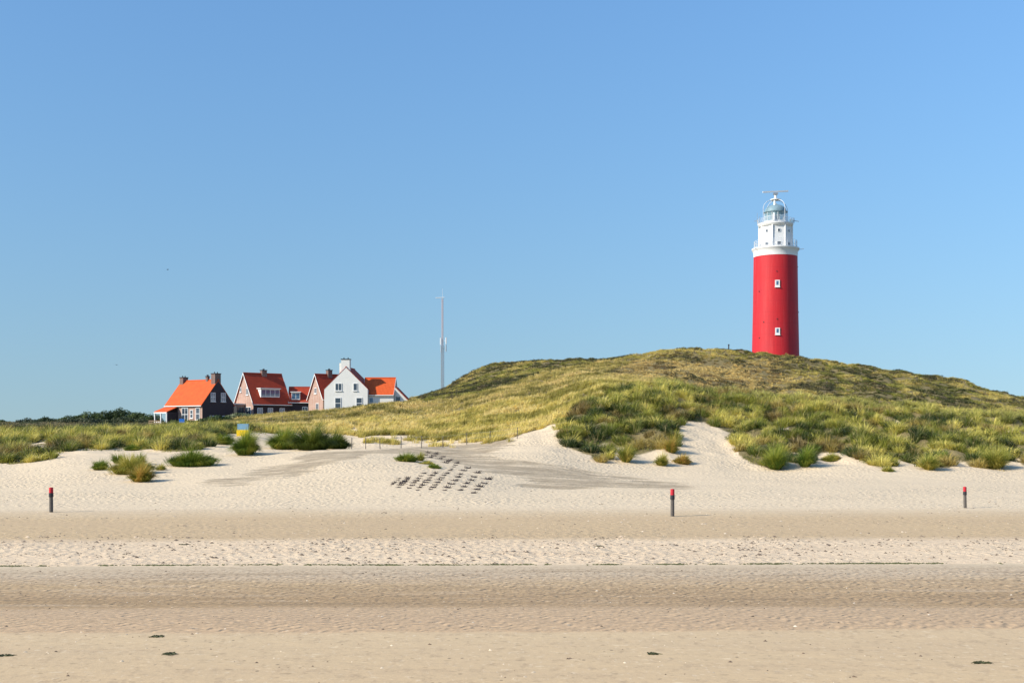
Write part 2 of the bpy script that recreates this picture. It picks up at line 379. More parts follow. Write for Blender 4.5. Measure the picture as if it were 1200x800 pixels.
def tufts(x, y, hh, spread, col, B, w, tilt=.75, lean=.28, var=.16):
    n = len(x); N = n * B
    X = np.repeat(x, B); Yy = np.repeat(y, B); S = np.repeat(spread, B); h = np.repeat(hh, B)
    rr = np.sqrt(rng.random(N)) * S * .55; a = rng.uniform(0, 2 * np.pi, N)
    rx = X + rr * np.cos(a); ry = Yy + rr * np.sin(a); rz = H(rx, ry) - .05
    tl = np.abs(rng.normal(0, tilt * .6, N)) + .08 + rr / np.maximum(S, .01) * .5
    vx = np.sin(tl) * np.cos(a) + lean * np.cos(WIND); vy = np.sin(tl) * np.sin(a) + lean * np.sin(WIND)
    az = np.arctan2(vy, vx); tl = np.minimum(np.sqrt(vx * vx + vy * vy), 1.3)
    h = h * rng.uniform(.65, 1.15, N)
    C = np.repeat(col, B, 0) * rng.uniform(1 - var, 1 + var, (N, 1)) 
    dry = rng.random(N) < .12
    C[dry] = C[dry] * .4 + np.array([.42, .33, .15]) * .6
    return blades(np.stack([rx, ry, rz], 1), az, tl, h, w * rng.uniform(.7, 1.3, N), C)
def mixc(t, *cs):
    t = np.clip(t, 0, .9999) * (len(cs) - 1); i = t.astype(int); f = (t - i)[:, None]; cs = np.array(cs); return cs[i] * (1 - f) + cs[np.minimum(i + 1, len(cs) - 1)] * f
# edge of bare sand as seen (photo column, row)
LBU = [-800, 0, 18, 40, 62, 70, 100, 140, 165, 200, 240, 262, 275, 320, 410, 430, 470, 520, 560, 600, 640, 654, 657, 662, 690, 705, 716, 722, 730, 736, 745, 770, 792, 796, 803, 825, 845, 857, 862, 870, 890, 905, 912, 925, 950, 960, 985, 1000, 1030, 1045, 1052, 1075, 1085, 1112, 1122, 1150, 1175, 1190, 1200, 2000]
LBV = [542, 542, 547, 544, 538, 530, 526, 526, 524, 530, 525, 512, 508, 508, 508, 519, 520, 521, 519, 515, 507, 501, 512, 524, 533, 541, 540, 526, 524, 534, 534, 528, 526, 502, 495, 491, 503, 508, 526, 536, 545, 550, 540, 541, 546, 532, 530, 537, 548, 549, 538, 544, 548, 548, 538, 547, 549, 538, 545, 545]
def LB(u): return np.interp(u, LBU, LBV)
def uvof(x, y): return CU + F * x / y, vrow(x, y)
RU = [-800, 470, 480, 500, 560, 600, 640, 680, 700, 760, 790, 830, 900, 1000, 1100, 1200, 2000]
RV = [0, 0, 466, 471, 463, 455, 442, 431, 440, 440, 446, 452, 464, 471, 481, 487, 490]
def vegmask(x, y):
    u, v = uvof(x, y); nz = fbm(x / 4, y / 4, 71, 3) - .5
    m = smooth(-3, 3, LB(u) - v + nz * 9) * (y > 118)
    m = np.where(y > 172, 1., m)
    # pale hollows inside the dune grass
    for (hu, hv, hw, hh) in ((848, 466, 7, 3), (1184, 504, 7, 3), (1054, 494, 4, 3), (920, 503, 5, 4), (708, 522, 5, 4), (930, 534, 8, 5)):
        m = m * (1 - np.exp(-(((u - hu) / hw) ** 2 + ((v - hv) / hh) ** 2) ** 1.5) * (y < 172))
    # sparse foot of the straw dune
    sp = (u > 405) & (u < 652) & (y < 172)
    m = np.where(sp, m * smooth(.02, .14, (fbm(x / 2.2, y / 4.5, 77, 2) - .52) + (LB(u) - v) / 62.), m)
    sp = (u < 62) & (v > 516) & (y < 172)
    m = np.where(sp, m * smooth(.38, .55, fbm(x / 3., y / 3., 79, 2)), m)
    return m
allp = []
def scatter(u0, u1, Y0, Y1, dens):
    n = int(dens * .5 * (u1 - u0) / F * (Y1 ** 2 - Y0 ** 2))
    Y = np.sqrt(rng.uniform(Y0 ** 2, Y1 ** 2, n)); x = PX(rng.uniform(u0, u1, n), Y); return x, Y
def hidden(x, y):
    u, v = uvof(x, y)
    uu = np.arange(-200, 1420, 10.); yy = np.arange(80, 330, 1.5)
    U, YY = np.meshgrid(uu, yy); vm = np.minimum.accumulate(vrow(PX(U, YY), YY), 0)
    iu = np.clip(((u + 200) / 10).round().astype(int), 0, len(uu) - 1); iy = np.clip(((y - 80) / 1.5).astype(int), 0, len(yy) - 1)
    return v > vm[iy, iu] + 9
HOUSE_BOX = [(-62, -47, 205, 228), (-52, -24, 208, 240)]
def clear(x, y):
    k = np.ones(len(x), bool)
    for a, b, c, d in HOUSE_BOX: k &= ~((x > a) & (x < b) & (y > c) & (y < d))
    k &= ~(((x - PX(908.5, 258)) ** 2 + (y - 258) ** 2) < 5.6 ** 2)
    return k
def emit(name, x, y, h, s, c, B, w, label, cat, **kw):
    V_, q, t, C = tufts(x, y, h, s, c, B, w, **kw)
    o = np_mesh(name, V_, q, t, M['grass'], C); return tag(o, label, cat, kind='stuff')

def clumps(x, y, Rr, hh, col, B, w, var=.22, lean=.2, tiltk=.9, flat=.55):
    n = len(x); N = n * B
    X = np.repeat(x, B); Yy = np.repeat(y, B); S = np.repeat(Rr, B); h = np.repeat(hh, B)
    r = np.sqrt(rng.random(N)); a = rng.uniform(0, 2 * np.pi, N)
    rx = X + r * S * .62 * np.cos(a); ry = Yy + r * S * .62 * np.sin(a); rz = H(rx, ry) - .05
    tl = .06 + 1.2 * tiltk * r ** 1.2 + np.abs(rng.normal(0, .22, N))
    vx = np.sin(tl) * np.cos(a) + lean; vy = np.sin(tl) * np.sin(a)
    lump = .7 + .5 * vnoise(rx * 2.6, ry * 2.6, 6)
    h = h * np.sqrt(np.maximum(1 - flat * r * r, .06)) * lump * rng.uniform(.8, 1.12, N)
    C = np.repeat(col, B, 0) * rng.uniform(1 - var, 1 + var, (N, 1))
    dry = rng.random(N) < .18
    C[dry] = C[dry] * .35 + np.array([.46, .37, .17]) * .65
    return blades(np.stack([rx, ry, rz], 1), np.arctan2(vy, vx), np.minimum(np.maximum(tl, np.hypot(vx, vy) * .9), 1.4), h + .08, w * rng.uniform(.7, 1.3, N), C)
def emitc(name, parts, label, cat):
    vs = []; qs = []; ts = []; cs = []; o = 0
    for V_, q, t, C in parts: vs.append(V_); qs.append(q + o); ts.append(t + o); cs.append(C); o += len(V_)
    ob = np_mesh(name, np.concatenate(vs), np.concatenate(qs), np.concatenate(ts), M['grass'], np.concatenate(cs)); return tag(ob, label, cat, kind='stuff')
x, y = scatter(-140, 1330, 116, 178, 2.6)
u, v = uvof(x, y); vm = vegmask(x, y); hid = hidden(x, y)
keep = (rng.random(len(x)) < vm) & ~(hid & (rng.random(len(x)) > .25)) & clear(x, y)
x, y, u, v = x[keep], y[keep], u[keep], v[keep]
GB = np.interp(u, [-800, 0, 240, 300, 420, 640, 658, 670, 700, 720, 790, 840, 2000], [700, 700, 700, 511, 400, 400, 495, 480, 466, 458, 448, 400, 400])
# straw where the row lies above the green edge between the two
straw = np.where(u < 430, (u > 235) & (v < np.interp(u, [235, 430], [497, 520])), (u < 790) & ((v < GB) | ((u < 655) & (u > 430))))
straw &= ~((u > 655) & (v > GB))
gm = ~straw
def fin(m): return x[m], y[m], u[m], v[m]
gx, gy, gu, gv = fin(gm)
GP = ((.032, .057, .012), (.115, .148, .022), (.34, .33, .045), (.66, .57, .13))
def gcol(gx, gy, gu, gv, jit=0.):
    nz = fbm(gx / 3.2, gy / 3.2, 101, 3); n2 = fbm(gx / 9, gy / 9, 103, 2)
    t = np.clip((nz - .5) * 1.8 + .5 + .13 * (gu < 430) + (n2 - .5) * .8 + rng.normal(0, jit, len(gx)), 0, 1)
    col = mixc(t, *GP)
    fringe = smooth(14, 3, gv - np.interp(gu, RU, RV)) * (gu > 700) * (gv > np.interp(gu, RU, RV) - 6)
    col = col * (1 - .65 * fringe[:, None]) + np.array([.54, .49, .12]) * .65 * fringe[:, None]
    rust = (fbm(gx / 5, gy / 4, 107, 2) > .66); col[rust] = col[rust] * .4 + np.array([.36, .23, .08]) * .6
    return col
sel = rng.random(len(gx)) < .5
a_ = tufts(gx[sel], gy[sel], .22 + .25 * rng.random(sel.sum()), .5 + .4 * rng.random(sel.sum()), gcol(gx[sel], gy[sel], gu[sel], gv[sel], .1) * .7, 16, .04)  # short filler, darkened to paint shade between the clumps
cx_, cy_ = scatter(-140, 1330, 116, 178, .42)
cu_, cv_ = uvof(cx_, cy_); vm2 = vegmask(cx_, cy_); hid2 = hidden(cx_, cy_)
gb2 = np.interp(cu_, [-800, 0, 240, 300, 420, 640, 658, 670, 700, 720, 790, 840, 2000], [700, 700, 700, 511, 400, 400, 495, 480, 466, 458, 448, 400, 400])
st2 = np.where(cu_ < 430, (cu_ > 235) & (cv_ < np.interp(cu_, [235, 430], [497, 520])), (cu_ < 790) & ((cv_ < gb2) | ((cu_ < 655) & (cu_ > 430)))); st2 &= ~((cu_ > 655) & (cv_ > gb2))
k_ = (vm2 > .55) & ~(hid2 & (rng.random(len(cx_)) > .3)) & clear(cx_, cy_) & ~st2
cx_, cy_, cu_, cv_ = cx_[k_], cy_[k_], cu_[k_], cv_[k_]
big = rng.random(len(cx_))
b_ = clumps(cx_, cy_, .6 + .85 * big, .8 + .75 * big + .2 * rng.random(len(cx_)) + .12 * (cu_ < 430), gcol(cx_, cy_, cu_, cv_, .34), 200, .045)
emitc('marram_grass', [a_, b_], 'green marram grass thickly covering the front dunes above the bare sand', 'dune grass')
sx, sy, su, sv = fin(~gm)
nz = fbm(sx / 3.0, sy / 2.4, 111, 3); n2 = fbm(sx / 8, sy / 6, 113, 2)
t = np.clip((nz - .5) * 2.4 + .55 + (n2 - .5) * 1.2, 0, 1)
col = mixc(t, (.30, .26, .05), (.56, .47, .11), (.74, .60, .18), (.82, .66, .26))
kb = rng.random(len(sx)) < .17
emitc('straw_tufts', [clumps(sx[kb], sy[kb], rng.uniform(.5, 1.1, kb.sum()), rng.uniform(.6, 1.0, kb.sum()), col[kb] * rng.uniform(.75, 1.2, (kb.sum(), 1)), 110, .045, lean=.6)], 'bigger bleached tufts on the yellow slope behind the track fence', 'dry grass')
emit('straw_grass', sx, sy, .5 + .5 * rng.random(len(sx)), .45 + .4 * rng.random(len(sx)), col, 28, .042, 'yellow wind-combed dry grass on the dune slope behind the fence', 'dry grass', lean=.5)

# the hill behind and the low ground on the left
x, y = scatter(-140, 1330, 172, 285, 1.9)
u, v = uvof(x, y); hid = hidden(x, y)
keep = ~(hid & (rng.random(len(x)) > .2)) & clear(x, y)
x, y, u, v = x[keep], y[keep], u[keep], v[keep]
isstraw = ((u > 235) & (u < 480)) | ((u >= 480) & (u < 790) & (v > np.interp(u, RU, RV)))
isstraw |= (u > 560) & (u < 740) & (v > np.interp(u, [560, 640, 700, 740], [463, 436, 424, 420])) & (v < np.interp(u, [560, 640, 700, 740], [480, 462, 440, 426]))
dist_edge = rng.normal(0, 1, len(u))
sx, sy = x[isstraw], y[isstraw]
nz = fbm(sx / 3.5, sy / 3, 121, 3); t = np.clip((nz - .5) * 2.6 + .5, 0, 1)
col = mixc(t, (.22, .19, .045), (.42, .34, .09), (.60, .47, .15), (.70, .53, .20))
emit('golden_grass', sx, sy, .35 + .4 * rng.random(len(sx)), .5 + .4 * rng.random(len(sx)), col, 26, .055, 'golden grass on the slope leading up to the hill and houses', 'dry grass', lean=.45)
k = ~isstraw & (u > 470)
hx, hy, hu, hv = x[k], y[k], u[k], v[k]
nz = fbm(hx / 4, hy / 5, 131, 4); n2 = fbm(hx / 13, hy / 13, 133, 2)
brown = smooth(690, 740, hu) * (1 - smooth(880, 960, hu)) * smooth(418, 428, hv)
t = np.clip((nz - .5) * 2.6 + .48 + (n2 - .5), 0, 1)
cg = mixc(t, (.06, .07, .018), (.17, .18, .032), (.34, .31, .06), (.56, .46, .12))
cb = mixc(t, (.16, .105, .045), (.36, .25, .09), (.55, .39, .14), (.66, .49, .18))
bb = np.clip(brown * .85 + .12 * (n2 > .5) + .35 * (fbm(hx / 6, hy / 3, 137, 2) > .6), 0, 1)[:, None]
col = cg * (1 - bb) + cb * bb
hb = rng.random(len(hx)) < .22
emitc('heath_tufts', [clumps(hx[hb], hy[hb], rng.uniform(.3, .75, hb.sum()), rng.uniform(.3, .6, hb.sum()), col[hb] * rng.uniform(.7, 1.35, (hb.sum(), 1)), 70, .05)], 'denser tufts standing out of the heath on the hill', 'heath')
hsel = rng.random(len(hx)) < .7
emit('heath_grass', hx[hsel], hy[hsel], (.22 + .35 * nz)[hsel], (.5 + .5 * rng.random(len(hx)))[hsel], col[hsel], 24, .06, 'low olive and brown heath growing over the hill below the lighthouse', 'heath', lean=.2, tilt=1.1)
def scrub(name, X, Yy, rad, hgt, cols, L, size, label, cat):
    N = len(X) * L
    a = rng.normal(size=(N, 3)); a /= np.linalg.norm(a, axis=1)[:, None]; a[:, 2] = np.abs(a[:, 2])
    r = rng.uniform(.55, 1.08, N)[:, None]
    RR = np.repeat(rad, L)[:, None]; HH = np.repeat(hgt, L)[:, None]
    c = np.stack([np.repeat(X, L), np.repeat(Yy, L), np.repeat(H(X, Yy), L)], 1)
    p = c + a * r * np.concatenate([RR, RR, HH], 1)
    return leafmesh(name, p, a, size, np.repeat(cols, L, 0), label, cat, kind='stuff')
def leafmesh(name, p, a, size, C, label=None, cat=None, kind=None, parent=None, var=.3):
    N = len(p); nn = a + rng.normal(0, .7, (N, 3)); nn /= np.linalg.norm(nn, axis=1)[:, None]
    e = np.cross(nn, rng.normal(size=(N, 3))); e /= np.linalg.norm(e, axis=1)[:, None]; f = np.cross(nn, e)
    s = (size * rng.uniform(.6, 1.3, N))[:, None]
    V_ = np.stack([p - e * s, p - f * s * .6, p + e * s, p + f * s * .6], 1).reshape(-1, 3)
    q = np.arange(N * 4).reshape(-1, 4)
    C = np.repeat(C * rng.uniform(1 - var, 1 + var, (N, 1)), 4, 0)
    o = np_mesh(name, V_, q, np.zeros((0, 3), int), M['leaves'], C, parent)
    return tag(o, label, cat, kind=kind)
k2 = fbm(hx / 5, hy / 3.5, 139, 3) > .56
bx, by = hx[k2][::2], hy[k2][::2]
cc = mixc(rng.random(len(bx)), (.045, .045, .022), (.07, .075, .025), (.10, .07, .045))
scrub('heath_shrubs', bx, by, rng.uniform(.4, .9, len(bx)), rng.uniform(.25, .5, len(bx)), cc, 60, .09, 'dark low heather cushions dotted over the hill behind the front dune', 'heather')
k = ~isstraw & (u <= 470)
lx, ly = x[k], y[k]
nz = fbm(lx / 6, ly / 6, 151, 3); t = np.clip((nz - .5) * 2.5 + .5, 0, 1)
cc = mixc(t, (.04, .055, .025), (.085, .10, .04), (.17, .14, .07), (.25, .20, .09))
scrub('dune_scrub', lx, ly, rng.uniform(.5, 1.1, len(lx)), rng.uniform(.3, .8, len(lx)), cc, 60, .10, 'low grey-green scrub on the flat ground behind the left dunes', 'scrub')

kd = (rng.random(len(cx_)) < .16) & ~((cu_ > 240) & (cu_ < 640))
dx_, dy_ = cx_[kd] + rng.uniform(-.6, .6, kd.sum()), cy_[kd] + rng.uniform(-.6, .6, kd.sum())
cc = mixc(rng.random(len(dx_)), (.025, .04, .014), (.045, .07, .02), (.08, .10, .03))
scrub('dune_shrubs', dx_, dy_, rng.uniform(.5, 1.15, len(dx_)), rng.uniform(.5, .95, len(dx_)), cc, 230, .085, 'dark green shrub clumps scattered through the marram grass of the dunes', 'shrubs')

# ------------------------------------------------------------------ ground sheet
rowsY = np.concatenate([np.arange(-40, 20, 4.), np.arange(20, 50, .5), np.arange(50, 110, .6), np.arange(110, 175, .4), np.arange(175, 290, .8), np.arange(290, 420, 5.), np.geomspace(430, 9000, 26)])
cols_ = np.concatenate([np.linspace(-6000, -850, 14), np.arange(-800, -150, 16.), np.arange(-150, 1350, 3.5), np.arange(1352, 2001, 16.), np.linspace(2050, 7200, 14)])
UU, YYY = np.meshgrid(cols_, rowsY)
XX = (UU - CU) / F * np.sqrt(YYY ** 2 + 35 ** 2)
ZZ = H(XX, YYY)
nr_, nc_ = XX.shape
vv = np.stack([XX.ravel(), YYY.ravel(), ZZ.ravel()], 1)
i = (np.arange(nr_ - 1)[:, None] * nc_ + np.arange(nc_ - 1)[None, :]).ravel()
quads = np.stack([i, i + 1, i + 1 + nc_, i + nc_], 1)
ground = np_mesh('sand_ground', vv, quads, np.zeros((0, 3), int), M['sand'])
tag(ground, 'pale beach sand rising into the dunes', kind='structure')
ground.data.shade_smooth()
# wet / packed track in the sand: outlines on the ground
def inpoly(px, py, poly):
    c = np.zeros(px.shape, bool); n = len(poly)
    for k in range(n):
        x1, y1 = poly[k]; x2, y2 = poly[(k + 1) % n]
        if y1 == y2: continue
        c ^= ((y1 > py) != (y2 > py)) & (px < (x2 - x1) * (py - y1) / (y2 - y1) + x1)
    return c
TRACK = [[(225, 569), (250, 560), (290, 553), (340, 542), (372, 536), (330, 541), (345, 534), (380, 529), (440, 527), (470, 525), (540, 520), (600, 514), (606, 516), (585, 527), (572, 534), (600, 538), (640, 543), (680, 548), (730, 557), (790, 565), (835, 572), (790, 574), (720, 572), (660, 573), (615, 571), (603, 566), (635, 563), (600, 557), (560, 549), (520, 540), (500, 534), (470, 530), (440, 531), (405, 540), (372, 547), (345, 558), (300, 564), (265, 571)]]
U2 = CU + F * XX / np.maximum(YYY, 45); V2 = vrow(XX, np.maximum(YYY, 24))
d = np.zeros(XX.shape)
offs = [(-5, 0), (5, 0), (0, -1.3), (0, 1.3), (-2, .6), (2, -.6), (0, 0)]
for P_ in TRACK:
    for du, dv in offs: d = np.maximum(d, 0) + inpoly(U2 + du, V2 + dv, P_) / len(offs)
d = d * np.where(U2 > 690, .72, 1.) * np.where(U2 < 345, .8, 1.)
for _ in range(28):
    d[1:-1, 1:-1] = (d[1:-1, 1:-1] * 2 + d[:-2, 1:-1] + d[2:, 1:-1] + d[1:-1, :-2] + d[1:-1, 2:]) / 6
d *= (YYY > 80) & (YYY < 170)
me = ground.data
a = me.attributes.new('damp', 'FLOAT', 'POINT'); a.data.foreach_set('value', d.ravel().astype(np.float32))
vg = np.where(YYY > 116, vegmask(XX, np.maximum(YYY, 60)), 0)
a = me.attributes.new('veg', 'FLOAT', 'POINT'); a.data.foreach_set('value', vg.ravel().astype(np.float32))

# ------------------------------------------------------------------ single tussocks
GRN = [(.06, .12, .015), (.16, .22, .025), (.40, .40, .06)]
DRK = [(.04, .07, .012), (.10, .14, .02), (.26, .28, .045)]
YEL = [(.14, .18, .025), (.32, .30, .05), (.58, .48, .11)]
RST = [(.12, .17, .02), (.38, .30, .05), (.62, .38, .10)]
def tussock(u, v, wp, hp, pal, label, dens=1., group='grass tussocks on the open sand'):
    x0, y0, z0 = at(u, v); s = y0 / F; wp *= 1.28; hp *= 1.15; a = wp * s / 2; hgt = hp * s
    b = min(a * .8, 1.6); yc = y0 + b * .6
    n = int(np.clip(330 * a * b * 4 * dens, 160, 3600))
    r = np.sqrt(rng.random(n)); t = rng.uniform(0, 2 * np.pi, n)
    lx = r * np.cos(t); ly = r * np.sin(t)
    clump = .45 + .75 * vnoise(lx * a * 2.0 + u, ly * b * 2.0 + v, 5)
    hh = hgt * 1.2 * (1 - .38 * r) * (.62 + .5 * (clump - .45) / .75)
    rf = max(.35, (a - .42 * hgt) / a); rx = lx * a * rf; ry = ly * b * max(rf, .5)
    rz = H(x0 + rx, yc + ry) - H(x0, yc) - .04
    base = float(H(x0, yc))
    tilt = .06 + 1.12 * r ** 1.3 + np.abs(rng.normal(0, .2, n))
    vx = np.sin(tilt) * np.cos(t) + .2; vy = np.sin(tilt) * np.sin(t)
    C = mixc(np.clip(vnoise(lx * 2 + u, ly * 2 - v, 8) * .9 + rng.normal(0, .22, n) + .05, 0, 1), *pal)
    st_ = rng.random(n) < .07; hh = np.where(st_, hh * 1.25, hh); rx = np.where(st_, rx * rng.uniform(1., 1.5, n), rx); rz = H(x0 + rx, yc + ry) - H(x0, yc) - .04
    V_, q, tr, CC = blades(np.stack([rx, ry, rz], 1), np.arctan2(vy, vx), np.minimum(tilt, 1.45), hh * rng.uniform(.75, 1.1, n), .032 * rng.uniform(.7, 1.3, n), C)
    o = np_mesh('grass_tussock', V_, q, tr, M['grass'], CC); o.location = (x0, yc, base)
    return tag(o, label, 'grass tussock', group)
TS = [
 (115, 551, 20, 14, GRN, 'small round green tussock, leftmost of the cluster on the open left sand'),
 (137, 543, 14, 15, GRN, 'narrow upright green tussock at the top left of the left sand cluster'),
 (150, 556, 44, 21, YEL, 'broad yellow-green tussock in the middle of the left sand cluster'),
 (162, 545, 14, 13, GRN, 'pointed green tussock at the back of the left sand cluster'),
 (163, 565, 27, 19, RST, 'rusty orange and green tussock, lowest of the left sand cluster, casting a shadow'),
 (187, 551, 13, 9, YEL, 'pale sparse little tussock between the left cluster and the wide mound'),
 (222, 547, 50, 20, GRN, 'wide low green tussock mound below the yellow and blue sign box'),
 (153, 528, 18, 8, GRN, 'small bright green tussock right below the left grass bank'),
 (172, 526, 22, 6, YEL, 'thin low tussock strip under the grass bank on the left'),
 (286, 534, 31, 27, GRN, 'tall bushy green tussock just below the yellow sign box'),
 (262, 521, 20, 13, GRN, 'green tussock on the sand rim left of the tall bushy tussock'),
 (332, 527, 38, 24, GRN, 'large green tussock at the left end of the dark row by the track'),
 (364, 528, 46, 29, DRK, 'largest dark green tussock in the middle of the row by the track'),
 (391, 526, 32, 19, DRK, 'lower dark green tussock at the right end of the row by the track'),
 (476, 541, 24, 12, GRN, 'flat green tussock beside the dark brushwood rows'),
 (492, 540, 12, 11, YEL, 'small yellowish tussock right of the flat green one by the brushwood'),
 (509, 549, 14, 7, GRN, 'thin trailing tussock nearest the brushwood rows'),
 (500, 544, 16, 4, YEL, 'very low straggling tussock between the two by the brushwood'),
 (734, 542, 14, 26, YEL, 'narrow tall tussock at the foot of the green dune left of the blowout'),
 (776, 546, 17, 14, YEL, 'round yellow-green tussock on the sand in front of the blowout'),
 (800, 544, 20, 10, RST, 'small rust-tipped tussock on the sand in the mouth of the blowout'),
 (787, 531, 17, 18, RST, 'brownish bushy tussock on the left rim of the blowout casting a shadow'),
 (1168, 550, 24, 24, YEL, 'bushy yellow-green tussock at the dune foot near the right edge'),
 (1106, 541, 11, 13, GRN, 'small green tussock alone in the shaded hollow left of the bushy yellow one'),
 (1090, 551, 18, 22, YEL, 'leaning tussock at the lower end of a grassy spur on the right dune'),
 (1042, 553, 14, 6, YEL, 'low creeping tussock on sand below the right dune'),
 (975, 541, 20, 8, YEL, 'low olive tussock where the right dune runs out on the sand'),
 (910, 551, 22, 26, GRN, 'steep bright green tussock at the tip of the grassy spur right of the blowout'),
 (945, 548, 18, 24, GRN, 'green tussock at the foot of the second spur right of the blowout'),
]
for a in TS: tussock(*a)

# ------------------------------------------------------------------ brushwood bundles
BR = [
 [(65,355),(78,345),(95,332),(110,318),(128,300),(140,285)],
 [(135,368),(160,345),(170,332),(185,320),(200,308),(215,295),(228,282)],
 [(230,377),(255,355),(277,330),(300,308),(320,287),(343,265),(373,241)],
 [(317,394),(340,373),(360,350),(385,326),(408,304),(425,281),(450,259),(482,238)],
 [(432,388),(452,369),(475,346),(500,321),(520,298),(537,279),(560,257),(583,236)],
 [(567,400),(595,371),(627,337),(660,305),(692,273),(717,245),(748,214),(778,187)],
 [(717,397),(748,365),(779,333),(812,303),(838,270),(874,235)],
 [(838,420),(869,390),(900,363),(937,331),(965,292)],
]
BACK = [(430,90),(383,65),(415,47),(460,72),(485,57),(522,100),(550,85),(580,140),(597,126),(615,112),(618,212),(630,195),(648,177),(665,160),(683,143)]
def bundle_mesh(seed):
    r = random.Random(seed); mb = MB()
    for k in range(16):
        a = r.uniform(0, 6.28); t = abs(r.gauss(0, .55)) + .15; L = r.uniform(.16, .32)
        b = (r.uniform(-.13, .13), r.uniform(-.06, .06), -.05)
        e = (b[0] + math.sin(t) * math.cos(a) * L, b[1] + math.sin(t) * math.sin(a) * L, b[2] + math.cos(t) * L)
        mb.tube(b, e, r.uniform(.012, .024), .006, 4)
    mb.lathe([(.02, -.02), (.14, .0), (.11, .05), (.03, .085)], 7)
    me_o = mb.build('brushwood_bundle', M['twig']); return me_o
protos = [bundle_mesh(s) for s in range(5)]
used = [False] * 5
ORD = ['first', 'second', 'third', 'fourth', 'fifth', 'sixth', 'seventh', 'eighth', 'ninth', 'tenth']
def put_bundle(px, py, label, sc, n=[0]):
    k = n[0] % 5; n[0] += 1
    o = protos[k]
    if used[k]: o = o.copy(); COL.objects.link(o)
    used[k] = True
    X, Y_, Z_ = at(450 + px / 8 + random.uniform(-.5, .5), 525 + py / 8 + random.uniform(-.25, .25))
    o.location = (X, Y_, Z_); o.rotation_euler = (0, 0, random.uniform(0, 6.28) * 0 + random.uniform(-.6, .6)); o.scale = (sc * random.uniform(1.3, 1.9), sc * random.uniform(.8, 1.2), sc * random.uniform(.55, .95))
    tag(o, label, 'brushwood bundle', 'dark brushwood bundles planted in rows in the sand')
for i_, row in enumerate(BR):
    for j_, (px, py) in enumerate(row):
        sz = 1.0 + .12 * max(0, i_ - 4) - (.3 if i_ == 0 else 0) - (.25 if j_ == 0 else 0)
        nm = 'leftmost' if i_ == 0 else ('rightmost' if i_ == 7 else ORD[i_])
        put_bundle(px, py, '%s brushwood bundle from the near end of the %s slanting row' % (ORD[j_], nm if i_ in (0, 7) else nm + ' from left'), sz)
BD = ['near end of the blackish rear bundles', 'left end beside the flat tussock', 'blackish, topmost left of the rear bundles']
for j_, (px, py) in enumerate(BACK):
    put_bundle(px, py, 'rear brushwood bundle by the track, %s from the left behind the rows' % (ORD[j_] if j_ < 10 else ['eleventh', 'twelfth', 'thirteenth', 'fourteenth', 'fifteenth'][j_ - 10]), 1.25 if j_ < 7 else (1.1 if j_ in (7, 8, 9, 14) else .75))

# ------------------------------------------------------------------ beach posts
def beach_post(u, v, hp, wp, label):
    X, Y_, Z_ = at(u, v); s = Y_ / F; h = hp * s; r = wp * s / 2
    t = empty('beach_post', (X, Y_, Z_)); tag(t, label, 'beach post', 'red topped posts along the beach'); t.rotation_euler = (R(random.uniform(-1.5, 1.5)), R(random.uniform(-2, 2)), random.uniform(0, 3))
    MB().lathe([(r * .92, -.4), (r * .95, h * .3), (r * .9, h * .62)], 14).build('shaft', M['wood'], t, True)
    MB().lathe([(r * 1.12, h * .62), (r * 1.14, h * .64), (r * 1.1, h * .775), (r * 1.02, h * .78)], 14).build('collar', M['dark'], t, True)
    MB().lathe([(r * 1.02, h * .78), (r * 1.02, h * .97), (r * .9, h), (r * .3, h * 1.005)], 14).build('cap', M['redcap'], t, True)
beach_post(60, 600, 29, 4.8, 'red topped grey wooden post on the left side of the beach')
beach_post(788, 605, 32, 4.8, 'tallest red topped post, standing below the sand blowout')
beach_post(1131, 595, 25, 3.8, 'shortest red topped post on the right side of the beach')

# ------------------------------------------------------------------ wire fences
def fence(pts, hpx, name, label, rad=.045, wires=(.92, .5)):
    P = [at(u, v) for u, v in pts]
    t = empty(name, P[0]); tag(t, label, 'fence'); o = P[0]
    tops = []
    for k, (X, Y_, Z_) in enumerate(P):
        h = hpx * Y_ / F * random.uniform(.93, 1.06); le = random.uniform(-.06, .06)
        MB().tube((X - o[0], Y_ - o[1], Z_ - o[2] - .3), (X - o[0] + le, Y_ - o[1], Z_ - o[2] + h), rad, rad * .9, 7).build('post', M['wood'], t)
        tops.append((X - o[0], Y_ - o[1], Z_ - o[2], h))
    for w in wires:
        MB().path([(a, b, c + h * w) for a, b, c, h in tops], .007, 4).build('wire', M['steel'], t)
fence([(412, 526), (428.5, 526), (445.5, 526), (470, 525), (494, 525), (519, 524), (547, 521), (574, 518), (606, 514)], 14, 'wire_fence', 'wire fence on thin wooden posts along the track at the dune foot')
fence([(262, 500), (282, 499), (301, 498), (318, 497), (331, 496), (346, 494), (362, 492)], 8, 'field_fence', 'low faint wire fence on the golden slope below the brick houses', .04)

